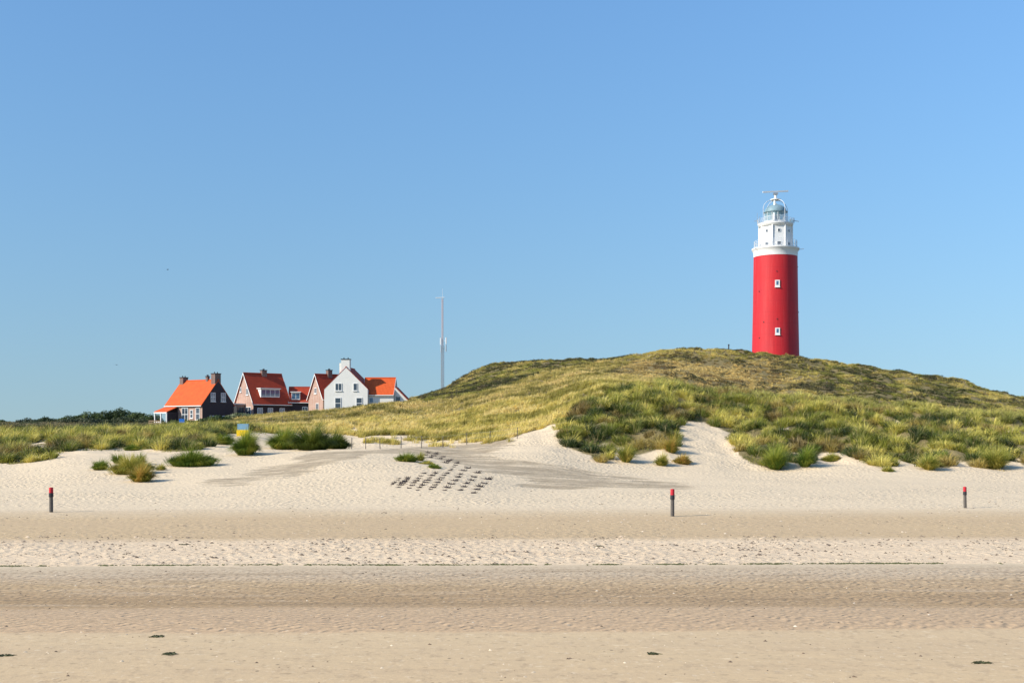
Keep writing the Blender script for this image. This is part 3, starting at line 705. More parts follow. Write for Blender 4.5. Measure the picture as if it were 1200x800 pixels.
# ------------------------------------------------------------------ lighthouse
def lighthouse():
    Y0 = 258.; X0 = PX(908.8, Y0); s = Y0 / F; zb = 19.6
    def z(v): return PZ(v, Y0) - zb
    T = empty('lighthouse', (X0, Y0, zb)); tag(T, 'tall red lighthouse with white gallery section on the dune hill', 'lighthouse')
    rt, rb = 25.2 * s, 27.2 * s
    MB().lathe([(rb + .25, -2.5), (rb + .12, .0), (rb, z(418)), ((rt + rb) / 2 - .04, z(360)), (rt, z(301.5))], 96).build('tower', M['red'], T, True)
    c = MB().lathe([(rt + .03, z(301.5)), (rt + .06, z(296)), (rt + .35, z(293.5)), (rt + .42, z(293)), (rt + .42, z(291.6)), (rt - .5, z(291.5))], 96).build('gallery_band', M['white'], T, True)
    # octagonal lantern house
    def octo(r0, r1, z0, z1): return MB().lathe([(r0, z0), (r1, z1)], 8)
    o8 = octo(19.3 * s, 19.0 * s, z(291.5), z(265.5)).build('watch_room', M['white'], T); o8.rotation_euler = (0, 0, R(22.5 - 90))
    for k in range(8):
        a = R(45 * k + 22.5 - 90); r = 19.3 * s; MB().tube((r * math.cos(a), r * math.sin(a), z(291)), (r * math.cos(a), r * math.sin(a), z(266)), .17, .17, 6).build('pilaster', M['white'], o8 if False else T)
    MB().lathe([(19.3 * s, z(266)), (20.2 * s, z(264.4)), (20.5 * s, z(264.0)), (20.5 * s, z(262.6)), (17 * s, z(262.5))], 48).build('upper_gallery', M['white'], T, True)
    # windows in the octagon: one per visible face
    for k in range(8):
        a = R(45 * k - 90); n = (math.cos(a), math.sin(a)); tt = (-math.sin(a), math.cos(a)); ap = 19.3 * s * math.cos(R(22.5))
        for (vc, hh, ww) in ((272.5, 3.6, 3.2), (287.5, 4.2, 6.0)):
            zc = z(vc); w = ww * s / 2; h = hh * s / 2; nm = 'window' if vc < 280 else 'door_opening'
            mb = MB(); P = []
            for dd in (ap - .05, ap + .07):
                P.append([(n[0] * dd + tt[0] * q * w, n[1] * dd + tt[1] * q * w, zc + e * h) for q, e in ((-1, -1), (1, -1), (1, 1), (-1, 1))])
            mb.hexa([P[0][0], P[0][1], P[1][1], P[1][0], P[0][3], P[0][2], P[1][2], P[1][3]])
            fr = mb.build(nm, M['white'], T)
            mb = MB(); P = []
            for dd in (ap, ap + .075):
                P.append([(n[0] * dd + tt[0] * q * w * .72, n[1] * dd + tt[1] * q * w * .72, zc + e * h * .8) for q, e in ((-1, -1), (1, -1), (1, 1), (-1, 1))])
            mb.hexa([P[0][0], P[0][1], P[1][1], P[1][0], P[0][3], P[0][2], P[1][2], P[1][3]])
            mb.build('pane', M['glass'], fr)
    def rail(r, v0, v1, n, name, rad=.035, bars=3):
        mb = MB(); zz0, zz1 = z(v0), z(v1)
        for k in range(n):
            a = 2 * math.pi * k / n; mb.tube((r * math.cos(a), r * math.sin(a), zz0), (r * math.cos(a), r * math.sin(a), zz1), rad, rad, 5)
        for b in range(bars):
            zz = zz1 - (zz1 - zz0) * b / bars
            mb.path([(r * math.cos(2 * math.pi * k / 40), r * math.sin(2 * math.pi * k / 40), zz) for k in range(41)], rad * .9, 5)
        return mb.build(name, M['net'], T)
    rail(24.6 * s, 291.6, 283, 26, 'lower_railing', .035, 5)
    rail(20.6 * s, 262.6, 257.3, 24, 'upper_railing', .03, 4)
    # lantern
    lr = 12.8 * s
    MB().lathe([(lr + .1, z(262.6)), (lr + .1, z(259.8)), (lr - .1, z(259.7))], 32).build('lantern_base', M['white'], T, True)
    MB().lathe([(lr, z(259.7)), (lr, z(249.2))], 24, cap=False).build('lantern_glazing', M['lantern'], T)
    mb = MB()
    for k in range(12):
        a = 2 * math.pi * k / 12
        mb.tube((lr * math.cos(a), lr * math.sin(a), z(259.7)), (lr * math.cos(a), lr * math.sin(a), z(249.2)), .05, .05, 5)
    for vv_ in (254.5,): mb.path([(lr * math.cos(2 * math.pi * k / 24), lr * math.sin(2 * math.pi * k / 24), z(vv_)) for k in range(25)], .04, 5)
    mb.build('glazing_bars', M['white'], T)
    MB().lathe([(.9, z(261)), (1.0, z(256)), (1.05, z(253)), (.8, z(250.5)), (.2, z(250))], 20).build('lamp_lens', M['glass_blue'], T, True)
    prof = [(lr + .2, z(249.4)), (lr + .2, z(248.6))] + [(lr * math.cos(t), z(248.6) + (z(239.8) - z(248.6)) * math.sin(t)) for t in np.linspace(.0, 1.52, 12)]
    MB().lathe(prof, 40).build('dome', M['copper'], T, True)
    MB().lathe([(.25, z(240.2)), (.3, z(239)), (.1, z(238))], 12).build('dome_vent', M['white'], T, True)
    # frame of arched tubes carrying the radar mast
    for k in range(4):
        a = R(45 + 90 * k - 20); r = 17.5 * s; mb = MB()
        pts = [(r * math.cos(a), r * math.sin(a), z(262.5)), (r * math.cos(a), r * math.sin(a), z(248))]
        for t in np.linspace(0, math.pi / 2, 10)[1:]:
            pts.append((r * math.cos(t) * math.cos(a) + .35 * math.sin(t) * math.cos(a), r * math.cos(t) * math.sin(a) + .35 * math.sin(t) * math.sin(a), z(248) + (z(234.5) - z(248)) * math.sin(t)))
        mb.path(pts, .06, 8).build('support_arch', M['net'], T, True)
    MB().lathe([(1.15, z(234.6)), (1.15, z(233.8)), (.25, z(233.7))], 20).build('radar_platform', M['white'], T, True)
    MB().tube((0, 0, z(235.5)), (0, 0, z(227)), .34, .26, 12).build('radar_mast', M['white'], T, True)
    MB().box(-.45, .45, -.45, .45, z(228), z(226.2)).build('radar_gearbox', M['steel'], T)
    ra = MB().box(-16.2 * s, 16.2 * s, -.12, .12, -.14, .14).build('radar_antenna', M['white'], T); ra.location = (0, 0, z(224.6)); ra.rotation_euler = (0, R(-5), R(14))
    MB().tube((-1.0, -2.9, z(262)), (-.25, -.4, z(233)), .24, .2, 8).build('ladder_pole', M['white'], T)
    mb = MB()
    for (a, r, h) in ((200, 21.5, 7), (350, 21.5, 6), (330, 21.5, 5), (170, 21, 13)):
        a = R(a); mb.tube((r * s * math.cos(a), r * s * math.sin(a), z(262)), (r * s * math.cos(a), r * s * math.sin(a), z(262) + h * s), .05, .04, 5)
    mb.tube((-22 * s, -1, z(259)), (-26 * s, -1, z(260.5)), .06, .06, 5); mb.tube((20 * s, -1, z(259.5)), (26 * s, -1, z(260.5)), .07, .07, 5)
    mb.tube((-24 * s, -2.0, z(294)), (-27 * s, -2.4, z(293)), .06, .06, 5); mb.tube((24 * s, -2.0, z(294)), (30 * s, -2.4, z(293.6)), .06, .06, 5)
    mb.build('antenna_rods', M['steel'], T)
    MB().box(13.5 * s, 16.5 * s, -2.4, -1.9, z(262.4), z(259)).build('equipment_box', M['box_blue'], T)
    # tower windows
    for vc in (335.2, 390.2):
        zc = z(vc); rr = rt + (rb - rt) * (vc - 301) / 117.; a = math.asin(-(908.8 - 905.3) * s / rr) - math.pi / 2
        for (vc2, aa) in ((vc, a), (vc - 27, a + math.pi)):
            n = (math.cos(aa), math.sin(aa)); tt = (-n[1], n[0]); zc = z(vc2)
            def pl(w, h, d0, d1, dz=0):
                P = [[(n[0] * (rr + dd) + tt[0] * q * w, n[1] * (rr + dd) + tt[1] * q * w, zc + dz + e * h) for q, e in ((-1, -1), (1, -1), (1, 1), (-1, 1))] for dd in (d0, d1)]
                return MB().hexa([P[0][0], P[0][1], P[1][1], P[1][0], P[0][3], P[0][2], P[1][2], P[1][3]])
            fr = pl(2.7 * s, 4.0 * s, -.15, .10).build('window', M['white'], T)
            pl(1.25 * s, 2.3 * s, 0, .12, .1).build('pane', M['glass_blue'], fr)
            pl(3.0 * s, .4 * s, -.1, .2, -4.2 * s).build('sill', M['white'], fr)
    mb = MB()
    for (du, v_) in ((-4, 321), (-4, 376), (-22, 343), (-22, 397), (-18, 379), (25.5, 313), (26.3, 366)):
        rr = rt + (rb - rt) * (v_ - 301) / 117.; sn = du * s / rr; sn = max(-.995, min(.995, sn)); a = math.asin(sn) - math.pi / 2
        mb.tube((rr * math.cos(a) * .99, rr * math.sin(a) * .99, z(v_)), (rr * math.cos(a) * 1.02, rr * math.sin(a) * 1.02, z(v_)), .12, .12, 6)
    mb.build('wall_anchor_set', M['dark'], T)
lighthouse()
# marker on the hill top
X, Y_, Z_ = at(854, 410)
t = empty('marker_post', (X, 250, float(H(PX(854, 250), 250)))); t.location.x = PX(854, 250)
tag(t, 'tiny dark marker post on the hilltop left of the lighthouse', 'post')
MB().tube((0, 0, -.3), (0, 0, 1.35), .13, .12, 8).build('shaft', M['dark'], t); MB().lathe([(.17, 1.35), (.17, 1.55), (.05, 1.62)], 8).build('cap', M['dark'], t)

# ------------------------------------------------------------------ radio mast
def mast():
    Y0 = 275.; u0 = 518.5; zb = float(H(PX(u0, Y0), Y0)); s = Y0 / F
    T = empty('radio_mast', (PX(u0, Y0), Y0, zb)); tag(T, 'slender lattice radio mast standing behind the hill', 'radio mast')
    def z(v): return PZ(v, Y0) - zb
    def lattice(z0, z1, r, n, rad):
        mb = MB(); L = [(r * math.cos(a), r * math.sin(a)) for a in (R(-90), R(30), R(150))]
        for p in L: mb.tube((p[0], p[1], z0), (p[0], p[1], z1), rad, rad, 5)
        for k in range(n):
            a = z0 + (z1 - z0) * k / n; b = z0 + (z1 - z0) * (k + 1) / n
            for q in range(3):
                p1, p2 = L[q], L[(q + 1) % 3]
                mb.tube((p1[0], p1[1], a), (p2[0], p2[1], b), rad * .6, rad * .6, 4)
                mb.tube((p1[0], p1[1], b), (p2[0], p2[1], b), rad * .6, rad * .6, 4)
        return mb
    lattice(-.5, z(405), .36, 18, .065).build('lower_lattice', M['steel'], T)
    lattice(z(405), z(350), .2, 18, .04).build('upper_lattice', M['mastpale'], T)
    MB().tube((0, 0, z(350)), (0, 0, z(338)), .03, .02, 5).build('whip_antenna', M['white'], T)
    MB().tube((-8 * s, 0, z(349)), (2.5 * s, 0, z(348.5)), .09, .07, 6).build('top_boom', M['white'], T)
    for dx, v0, v1, m in ((-2, 396, 404, 'white'), (4.5, 395.5, 403, 'white'), (4.2, 404, 412, 'steel'), (-1.4, 405, 413, 'steel')):
        MB().tube((dx * s, -.3, z(v0)), (dx * s, -.3, z(v1)), .13, .13, 8).tube((0, 0, z((v0 + v1) / 2)), (dx * s, -.3, z((v0 + v1) / 2)), .04, .04, 5).build('panel_antenna', M[m], T)
M['mastpale'] = simple('pale_red_steel', (.55, .42, .40), .5, .1)
mast()

# ------------------------------------------------------------------ houses
class Mass:
    """gabled volume: ridge runs along +Y of its own frame, gable faces at y=0 and y=L"""
    def __init__(s, T, ox, oy, rot, W, L, he, hr, zb=0.):
        s.T = T; s.o = (ox, oy); s.c = math.cos(rot); s.s = math.sin(rot); s.W = W; s.L = L; s.he = he; s.hr = hr; s.zb = zb
    def p(s, a, b, z): return (s.o[0] + a * s.c - b * s.s, s.o[1] + a * s.s + b * s.c, z + s.zb)
    def box(s, mb, a0, a1, b0, b1, z0, z1): return mb.hexa([s.p(*q) for q in ((a0, b0, z0), (a1, b0, z0), (a1, b1, z0), (a0, b1, z0), (a0, b0, z1), (a1, b0, z1), (a1, b1, z1), (a0, b1, z1))])
    def walls(s, m, name='wall', below=3.):
        W, L, he, hr = s.W, s.L, s.he, s.hr; mb = MB()
        q = [(0, 0), (W, 0), (W, L), (0, L)]
        P = [s.p(a, b, -below) for a, b in q] + [s.p(a, b, he) for a, b in q] + [s.p(W / 2, 0, hr - .02), s.p(W / 2, L, hr - .02)]
        mb.add(P, [(0, 3, 2, 1), (0, 1, 5, 8, 4), (2, 3, 7, 9, 6), (1, 2, 6, 5), (3, 0, 4, 7), (4, 8, 9, 7), (5, 6, 9, 8)])
        return mb.build(name, m, s.T)
    def face_skin(s, face, m, name, z0, z1, s0=0, s1=None, gable=False):
        """dark skin with shade in its colour, 3 cm proud of one wall"""
        d = .035; W, L, he, hr = s.W, s.L, s.he, s.hr; mb = MB()
        if face == 'g0' and gable:
            A = [(0, z0), (W, z0), (W, he), (W / 2, hr - .12), (0, he)]
            P = [s.p(a, -d, z) for a, z in A] + [s.p(a, .01, z) for a, z in A]
            mb.add(P, [(0, 1, 2, 3, 4), (9, 8, 7, 6, 5)] + [(i, i + 5, (i + 1) % 5 + 5, (i + 1) % 5) for i in range(5)])
        else:
            s.fbox(mb, face, s0, s1 if s1 is not None else (W if face[0] == 'g' else L), z0, z1, -.01, d)
        return mb.build(name, m, s.T)
    def F(s, face, t, z, d):
        if face == 'g0': return s.p(t, -d, z)
        if face == 'x0': return s.p(-d, t, z)
        if face == 'x1': return s.p(s.W + d, t, z)
        return s.p(t, s.L + d, z)
    def fbox(s, mb, face, t0, t1, z0, z1, d0, d1):
        return mb.hexa([s.F(face, *q) for q in ((t0, z0, d0), (t1, z0, d0), (t1, z0, d1), (t0, z0, d1), (t0, z1, d0), (t1, z1, d0), (t1, z1, d1), (t0, z1, d1))])
    def window(s, face, t, z, w, h, nx=2, ny=1, frame=None, pane=None, base=.035):
        fr = s.fbox(MB(), face, t - w / 2, t + w / 2, z, z + h, -.02, base + .05)
        b = .09
        fo = fr.build('window', frame or M['white'], s.T)
        pm = MB(); cw = (w - b * (nx + 1)) / nx; chh = (h - b * (ny + 1)) / ny
        for i in range(nx):
            for j in range(ny):
                a = t - w / 2 + b + i * (cw + b); c = z + b + j * (chh + b)
                s.fbox(pm, face, a, a + cw, c, c + chh, 0, base + .056)
        pm.build('pane', pane or M['glass'], fo)
        sm = MB(); s.fbox(sm, face, t - w / 2 - .08, t + w / 2 + .08, z - .1, z - .005, 0, base + .12); sm.build('sill', frame or M['white'], fo)
        return fo
    def roof(s, m, ov=.25, gov=.2, th=.12, trim=None, name='roof', rake=True):
        W, L, he, hr = s.W, s.L, s.he, s.hr; sl = (hr - he) / (W / 2); ln = math.hypot(W / 2 + ov, (hr - he) + sl * ov)
        mb = MB(); uv = []
        for side in (0, 1):
            a0, a1 = (-ov, W / 2) if side == 0 else (W + ov, W / 2)
            z0 = he - sl * ov; z1 = hr
            P = [s.p(a0, -gov, z0), s.p(a0, L + gov, z0), s.p(a1, L + gov, z1), s.p(a1, -gov, z1)]
            Q = [(x, y, z + th * 1.3) for x, y, z in P]
            mb.add(P + Q, [(0, 1, 2, 3), (4, 7, 6, 5), (0, 4, 5, 1), (1, 5, 6, 2), (2, 6, 7, 3), (3, 7, 4, 0)])
            top = [(0, 0), (0, ln), (L, ln), (L, 0)]
            uv += [(0, 0)] * 4 + top + [(0, 0)] * 16
        ro = mb.build(name, m, s.T, uvs=uv)
        rd = MB(); n = max(4, int(s.L / .4))
        rd.tube(s.p(W / 2, -gov, hr + th * 1.3), s.p(W / 2, L + gov, hr + th * 1.3), .11, .11, 8); rd.build('ridge_tiles', m, ro, uvs=None)
        if trim:
            tm = MB()
            for gy_ in ((-gov - .035, L + gov + .005) if rake else ()):
                for side in (0, 1):
                    a0, a1 = (-ov, W / 2) if side == 0 else (W + ov, W / 2); z0 = he - sl * ov; z1 = hr
                    e = .03
                    tm.hexa([s.p(a0, gy_, z0 - .08), s.p(a1, gy_, z1 - .08), s.p(a1, gy_ + e, z1 - .08), s.p(a0, gy_ + e, z0 - .08), s.p(a0, gy_, z0 + .19), s.p(a1, gy_, z1 + .19), s.p(a1, gy_ + e, z1 + .19), s.p(a0, gy_ + e, z0 + .19)])
            for a0, a1 in ((-ov - .14, -ov - .01), (W + ov + .01, W + ov + .14)):
                s.box(tm, a0, a1, -gov, L + gov, he - sl * ov - .06, he - sl * ov + .08)
            tm.build('roof_trim', trim, ro)
        return ro
    def chimney(s, ro, a, b, w, d, z0, z1, m, cap=True):
        mb = MB(); s.box(mb, a - w / 2, a + w / 2, b - d / 2, b + d / 2, z0, z1)
        c = mb.build('chimney', m, ro)
        mb = MB(); s.box(mb, a - w / 2 - .08, a + w / 2 + .08, b - d / 2 - .08, b + d / 2 + .08, z1 + .002, z1 + .12)
        for q in (-.25, .25): mb.tube(s.p(a + q * w, b, z1 + .1), s.p(a + q * w, b, z1 + .38), .1, .08, 8)
        mb.build('chimney_cap', M['dark'], ro)
def house1():
    Y0 = 212.; zb = 5.8
    T = empty('brick_house', (PX(237, Y0), Y0, zb)); tag(T, 'brick house with bright orange roof and dark shaded gable, leftmost of the houses', 'house')
    th = R(33); m = Mass(T, 0, 0, R(90) - th, 7.5, 9.5, 4.0, 8.3)
    m.walls(M['brick_pink']); m.face_skin('g0', M['wall_shade'], 'gable_shade', -1, 0, gable=True)  # the gable's shade is painted as a dark skin over the brick
    ro = m.roof(M['orange_tile'], .28, .06, trim=M['white'], rake=False)
    m.chimney(ro, 3.75, .55, 1.4, 1.0, 6.5, 9.5, M['chimney'])
    m.chimney(ro, 3.75, 8.95, 1.2, .9, 6.8, 9.0, M['chimney'])
    m.chimney(ro, 3.75, 2.7, .5, .5, 7.6, 9.05, M['chimney'])
    for t, w in ((2.5, .95), (4.95, .95)): m.window('g0', t, 4.5, 1.15, 1.6, 2, 2, base=.04, pane=M['glass_blue'])
    for t in (2.4, 5.4): m.window('g0', t, 1.0, 1.3, 1.0, 2, 1, base=.04)
    m.window('x0', 4.4, 1.0, 1.6, 2.4, 2, 2); m.window('x0', 2.7, 1.5, .7, 1.5, 1, 2); m.window('x0', 1.1, 1.2, 1.0, 2.2, 1, 2)
    # porch at the far left end
    pr = MB(); p = m.p
    for dz in (0,):
        A = [p(-.1, 6.2, 3.5), p(-.1, 9.6, 3.5), p(-2.6, 9.6, 2.6), p(-2.6, 6.2, 2.6)]
        pr.add(A + [(x, y, z + .12) for x, y, z in A], [(0, 1, 2, 3), (4, 7, 6, 5), (0, 4, 5, 1), (1, 5, 6, 2), (2, 6, 7, 3), (3, 7, 4, 0)])
    po = pr.build('porch_roof', M['orange_tile'], T, uvs=[(0, 0)] * 24)
    mb = MB()
    m.box(mb, -2.7, -2.55, 6.2, 9.6, 2.4, 2.59)
    for b in (6.3, 7.8, 9.4): m.box(mb, -2.6, -2.42, b, b + .16, -2, 2.45)
    mb.build('porch_frame', M['white'], po)
    mb = MB(); m.box(mb, -.06, .0, 6.3, 9.4, -2, 3.4); m.box(mb, -2.4, -.07, 6.2, 6.28, -2, 2.6); mb.build('porch_shade', M['wall_shade'], T)  # dark sheets paint the shade inside the porch
    mb = MB(); m.box(mb, -2.56, -2.46, 7.97, 9.39, -.5, .9); mb.build('porch_balustrade', M['white'], po)
house1()
def house2():
    Y0 = 220.; al = R(40); zb = 7.4; W, L = 7.2, 7.6
    x0, y0 = PX(297, Y0) - W * math.sin(al), Y0 + W * math.cos(al)
    T = empty('brick_house', (x0, y0, zb)); tag(T, 'red brick house with deep red roof, wide white dormer and low wing', 'house')
    m = Mass(T, 0, 0, -(R(90) - al), W, L, 2.9, 8.3)
    m.walls(M['brick_pink']); m.face_skin('x1', M['wall_shade'], 'side_wall_shade', -1, 2.85)  # side wall away from the sun: its shade painted as a dark skin
    ro = m.roof(M['red_tile'], .3, .25, trim=M['white'])
    m.chimney(ro, 3.6, 4.0, .8, 1.0, 7.3, 9.0, M['chimney'])
    # dormer on the near slope
    def dormer(m, ro, b0, b1, z0, z1, a1, n, side=1):
        sl = (m.hr - m.he) / (m.W / 2); an = m.W - (z0 - m.he) / sl + .35
        mb = MB(); m.box(mb, a1, an, b0, b1, z0, z1); m.box(mb, a1, an + .22, b0 - .18, b1 + .18, z1 + .002, z1 + .16)
        d = mb.build('dormer', M['white'], ro); pm = MB(); w = (b1 - b0 - .12 * (n + 1)) / n
        for k in range(n):
            q = b0 + .12 + k * (w + .12); m.box(pm, an - .05, an + .012, q, q + w, z0 + .2, z1 - .18)
        pm.build('pane', M['glass_blue'], d)
    dormer(m, ro, 1.7, 5.6, 3.9, 5.45, 3.9, 4)
    m.window('g0', 2.3, 4.9, .5, .9, 1, 1); m.window('g0', 4.9, 4.3, .9, 1.3, 2, 1); m.window('g0', 5.3, .2, 2.0, 1.9, 2, 1)
    for t in (1.6, 4.2, 7.2): m.window('x1', t * .82, .6, 1.1, 1.3, 2, 1, base=.06, pane=M['glass_blue'])
    # flat-roofed porch on the gable
    mb = MB(); m.box(mb, .4, 3.9, -2.6, -.04, -2, 2.5); an = mb.build('side_porch', M['brick_pink'], T)
    mb = MB(); m.box(mb, .2, 4.1, -2.8, -.04, 2.502, 2.75); mb.build('flat_roof', M['white'], an)
    mb = MB(); m.box(mb, 3.901, 3.96, -2.3, -.3, .3, 2.1); mb.build('pane', M['glass'], an)
    # low wing reaching right
    q0 = m.p(7.0, L - .15, 0); w = Mass(T, q0[0] - 6 * math.sin(R(8)), q0[1] + 6 * math.cos(R(8)), -(R(90) - R(8)), 6.0, 5.6, 3.2, 5.85, .0)
    w.walls(M['brick_red'], 'wing_wall'); w.face_skin('x1', M['wall_shade'], 'wing_wall_shade', -1, 3.1)  # same dark skin paints the wing wall as shaded
    r2 = w.roof(M['red_tile'], .3, .1, trim=M['white'], name='wing_roof')
    dormer(w, r2, .5, 2.1, 3.5, 4.9, 2.9, 2)
    sl = (5.85 - 3.2) / 3; mb = MB()
    a0, a1 = 4.6, 4.0; zz = lambda a: 5.85 - sl * (a - 3) + .16
    P = [w.p(a0, 4.2, zz(a0)), w.p(a0, 4.9, zz(a0)), w.p(a1, 4.9, zz(a1)), w.p(a1, 4.2, zz(a1))]
    mb.hexa(P + [(x, y, z + .08) for x, y, z in P]); mb.build('skylight', M['glass_blue'], r2)
    w.window('x1', 3.0, 1.0, 1.0, 1.2, 2, 1, base=.06)
house2()
def house3():
    Y0 = 221.; al = R(40); zb = 8.0; W, L = 5.2, 7.0
    x0, y0 = PX(378.5, Y0) - W * math.sin(al), Y0 + W * math.cos(al)
    T = empty('brick_house', (x0, y0, zb)); tag(T, 'narrow red roofed brick house half hidden behind the white house', 'house')
    m = Mass(T, 0, 0, -(R(90) - al), W, L, 3.2, 7.5)
    m.walls(M['brick_pink']); ro = m.roof(M['red_tile'], .25, .25, trim=M['white'])
    m.chimney(ro, 2.6, 2.9, .8, .9, 6.5, 8.4, M['chimney'])
    m.window('g0', 2.6, 4.0, .8, 1.1, 2, 1); m.window('g0', 3.2, .8, 1.0, 1.4, 2, 1)
house3()
def house4():
    Y0 = 212.; zb = 8.2
    T = empty('white_house', (PX(380, Y0), Y0, zb)); tag(T, 'white rendered gable house with red side wing, rightmost of the houses', 'house')
    m = Mass(T, 0, 0, R(-3), 7.75, 8.5, 4.25, 8.1)
    m.walls(M['wall_white']); ro = m.roof(M['red_tile'], .10, .03, th=.07)
    m.chimney(ro, 3.75, .75, 1.5, 1.2, 7.0, 9.5, M['wall_white'])
    mb = MB(); m.box(mb, 2.6, 3.02, .5, .9, 6.9, 8.9); mb.build('side_flue', M['wall_white'], ro)
    for t, z_, w, h in ((2.55, 3.95, 1.2, 1.35), (5.55, 3.95, .75, 1.35)): m.window('g0', t, z_, w, h, 2 if w > 1 else 1, 1)
    for t in (2.45, 6.25): m.window('g0', t, .75, 1.1, 2.0, 1, 2)
    # wing
    w = Mass(T, *m.p(6.6, 6.9, 0)[:2], R(-92), 6.0, 5.5, 3.35, 6.25)
    w.walls(M['wall_white'], 'wing_wall'); r2 = w.roof(M['orange_tile'], .2, .05, trim=M['white'], name='wing_roof')
    w.window('x1', 1.55, .9, .8, 1.9, 1, 2, pane=M['glass_blue'])
    # lean-to at the right end
    w2 = MB(); A = [(5.55, -3), (7.9, -3), (7.9, 2.35), (5.8, 4.5), (5.55, 4.5)]
    P = [w.p(5.2, b, z) for b, z in A] + [w.p(1.5, b, z) for b, z in A]
    w2.add(P, [(0, 1, 2, 3, 4), (9, 8, 7, 6, 5)] + [(i, i + 5, (i + 1) % 5 + 5, (i + 1) % 5) for i in range(5)])
    lt = w2.build('lean_to', M['wall_white'], T)
    mb = MB(); P = [w.p(5.35, 5.75, 4.62), w.p(5.35, 8.1, 2.2), w.p(1.4, 8.1, 2.2), w.p(1.4, 5.75, 4.62)]
    mb.hexa(P + [(x, y, z + .14) for x, y, z in P]); mb.build('lean_to_roof', M['red_tile'], lt, uvs=[(0, 0)] * 24)
    mb = MB(); w.box(mb, 5.19, 5.24, 5.85, 6.6, 1.3, 2.9); mb.build('pane', M['glass'], lt)
house4()

# ------------------------------------------------------------------ sign boxes, small items
X, Y_, Z_ = at(284, 511)
T = empty('notice_box', (X, Y_, Z_)); tag(T, 'grey-blue and yellow notice box on the dune left of the track', 'notice box')
s = Y_ / F
for x0, x1, dy, v0 in ((-6.6, -1.2, .35, 0), (-1.0, 6.8, 0, 0)):
    MB().box(x0 * s, x1 * s, dy, dy + .5, 7.6 * s, 14.6 * s).build('blue_panel', M['box_blue'], T)
    MB().box((x0 - .9) * s, (x1 + .5) * s, dy - .03, dy + .55, -.3, 7.55 * s).build('yellow_base', M['yellow'], T)
MB().tube((7.3 * s, .2, -.3), (7.3 * s, .2, 14 * s), .05, .05, 6).build('pole', M['steel'], T)
X = PX(213, 190); Z_ = float(H(X, 190))
T = empty('blue_sign', (X, 190, Z_)); tag(T, 'small plain blue sign in front of the hedge by the orange roofed house', 'sign')
MB().box(-.42, .42, -.03, .03, .9, 1.5).build('panel', M['sign_blue'], T)
for q in (-.3, .3): MB().tube((q, .06, -.3), (q, .06, 1.4), .03, .03, 6).build('pole', M['steel'], T)
X = PX(181, 198); T = empty('wooden_fence', (X, 198, float(H(X, 198)))); tag(T, 'short pale wooden fence left of the porch', 'fence')
for k in range(6): MB().box(-.95 + k * .36, -.83 + k * .36, -.05, .05, -.3, 1.25).build('post', M['palewood'], T)
for zz in (.35, .7, 1.05): MB().box(-.95, 1.0, -.085, -.052, zz, zz + .2).build('board', M['palewood'], T)

# ------------------------------------------------------------------ bushes and hedge
def bush(name, u, Y0, wp, vtop, label, cat, group=None, pal=((.03, .05, .016), (.06, .09, .026), (.12, .155, .045)), depth=3., lobes=9, sl=.16, n=None, cx=None):
    s = Y0 / F; X = PX(u, Y0); zb = float(H(X, Y0)); hgt = PZ(vtop, Y0) - zb; a = wp * s / 2
    T = empty(name, (X, Y0, zb)); tag(T, label, cat, group)
    P = []; A = []; Cs = []; tk = MB()
    for k in range(lobes):
        q = (k + .5) / lobes * 2 - 1
        lx = q * a * .85 + rng.normal(0, a * .05); ly = rng.uniform(-.5, .5) * depth
        top = hgt * (1 - .35 * q * q) * rng.uniform(.8, 1.04); r = max(.9, a / lobes * 2.6) * rng.uniform(.9, 1.2); rz = top * .56
        N = int(120 * r * (r + rz) * 2 / (sl / .16) ** 2 * .9)
        d = rng.normal(size=(N, 3)); d /= np.linalg.norm(d, axis=1)[:, None]
        rad = rng.uniform(.6, 1.08, (N, 1)) * (1 + .25 * (vnoise(d[:, 0] * 3 + k, d[:, 2] * 3 + d[:, 1] * 2, 3) - .5))[:, None]
        P.append(d * rad * np.array([r, r * .9, rz]) + np.array([lx, ly, top - rz])); A.append(d)
        Cs.append(mixc(np.clip(rng.random() * .6 + vnoise(d[:, 0] * 3, d[:, 2] * 3 + k, 8) * .4, 0, 1), *pal))
        tk.path([(lx * .55, ly * .5, -.3), (lx * .8, ly * .8, top * .35), (lx, ly, top * .75)], .06, 5)
    tk.build('trunk', M['bark'], T)
    leafmesh('crown', np.concatenate(P), np.concatenate(A), sl, np.concatenate(Cs), parent=T)
    return T
bush('bush', 4, 255, 22, 491.5, 'dark low bush at the left edge of the picture', 'bush', 'dark bushes on the left horizon', lobes=5)
bush('bush', 31, 262, 24, 489.5, 'small grey-green rounded bush right of the one at the left edge', 'bush', 'dark bushes on the left horizon', pal=((.04, .055, .03), (.07, .085, .045), (.10, .11, .06)), lobes=5)
bush('bush', 56, 266, 34, 488.5, 'mid green rounded bush between the small round bush and the tall thicket', 'bush', 'dark bushes on the left horizon', pal=((.03, .05, .02), (.055, .08, .03), (.09, .11, .04)), lobes=6)
bush('bush', 82, 268, 34, 486.5, 'bush at the left foot of the tall dark thicket', 'bush', 'dark bushes on the left horizon', lobes=5)
bush('bush', 104, 270, 36, 480.5, 'left dome of the tall dark thicket on the horizon', 'bush', 'dark bushes on the left horizon', lobes=7)
bush('bush', 138, 272, 54, 477.5, 'highest and widest dome of the dark thicket on the horizon', 'bush', 'dark bushes on the left horizon', lobes=9)
bush('bush', 164, 268, 28, 482, 'right shoulder of the dark thicket, near the house porch', 'bush', 'dark bushes on the left horizon', lobes=6)
bush('bush', 180, 262, 18, 482.5, 'dark bush directly left of the house porch', 'bush', 'dark bushes on the left horizon', lobes=5)
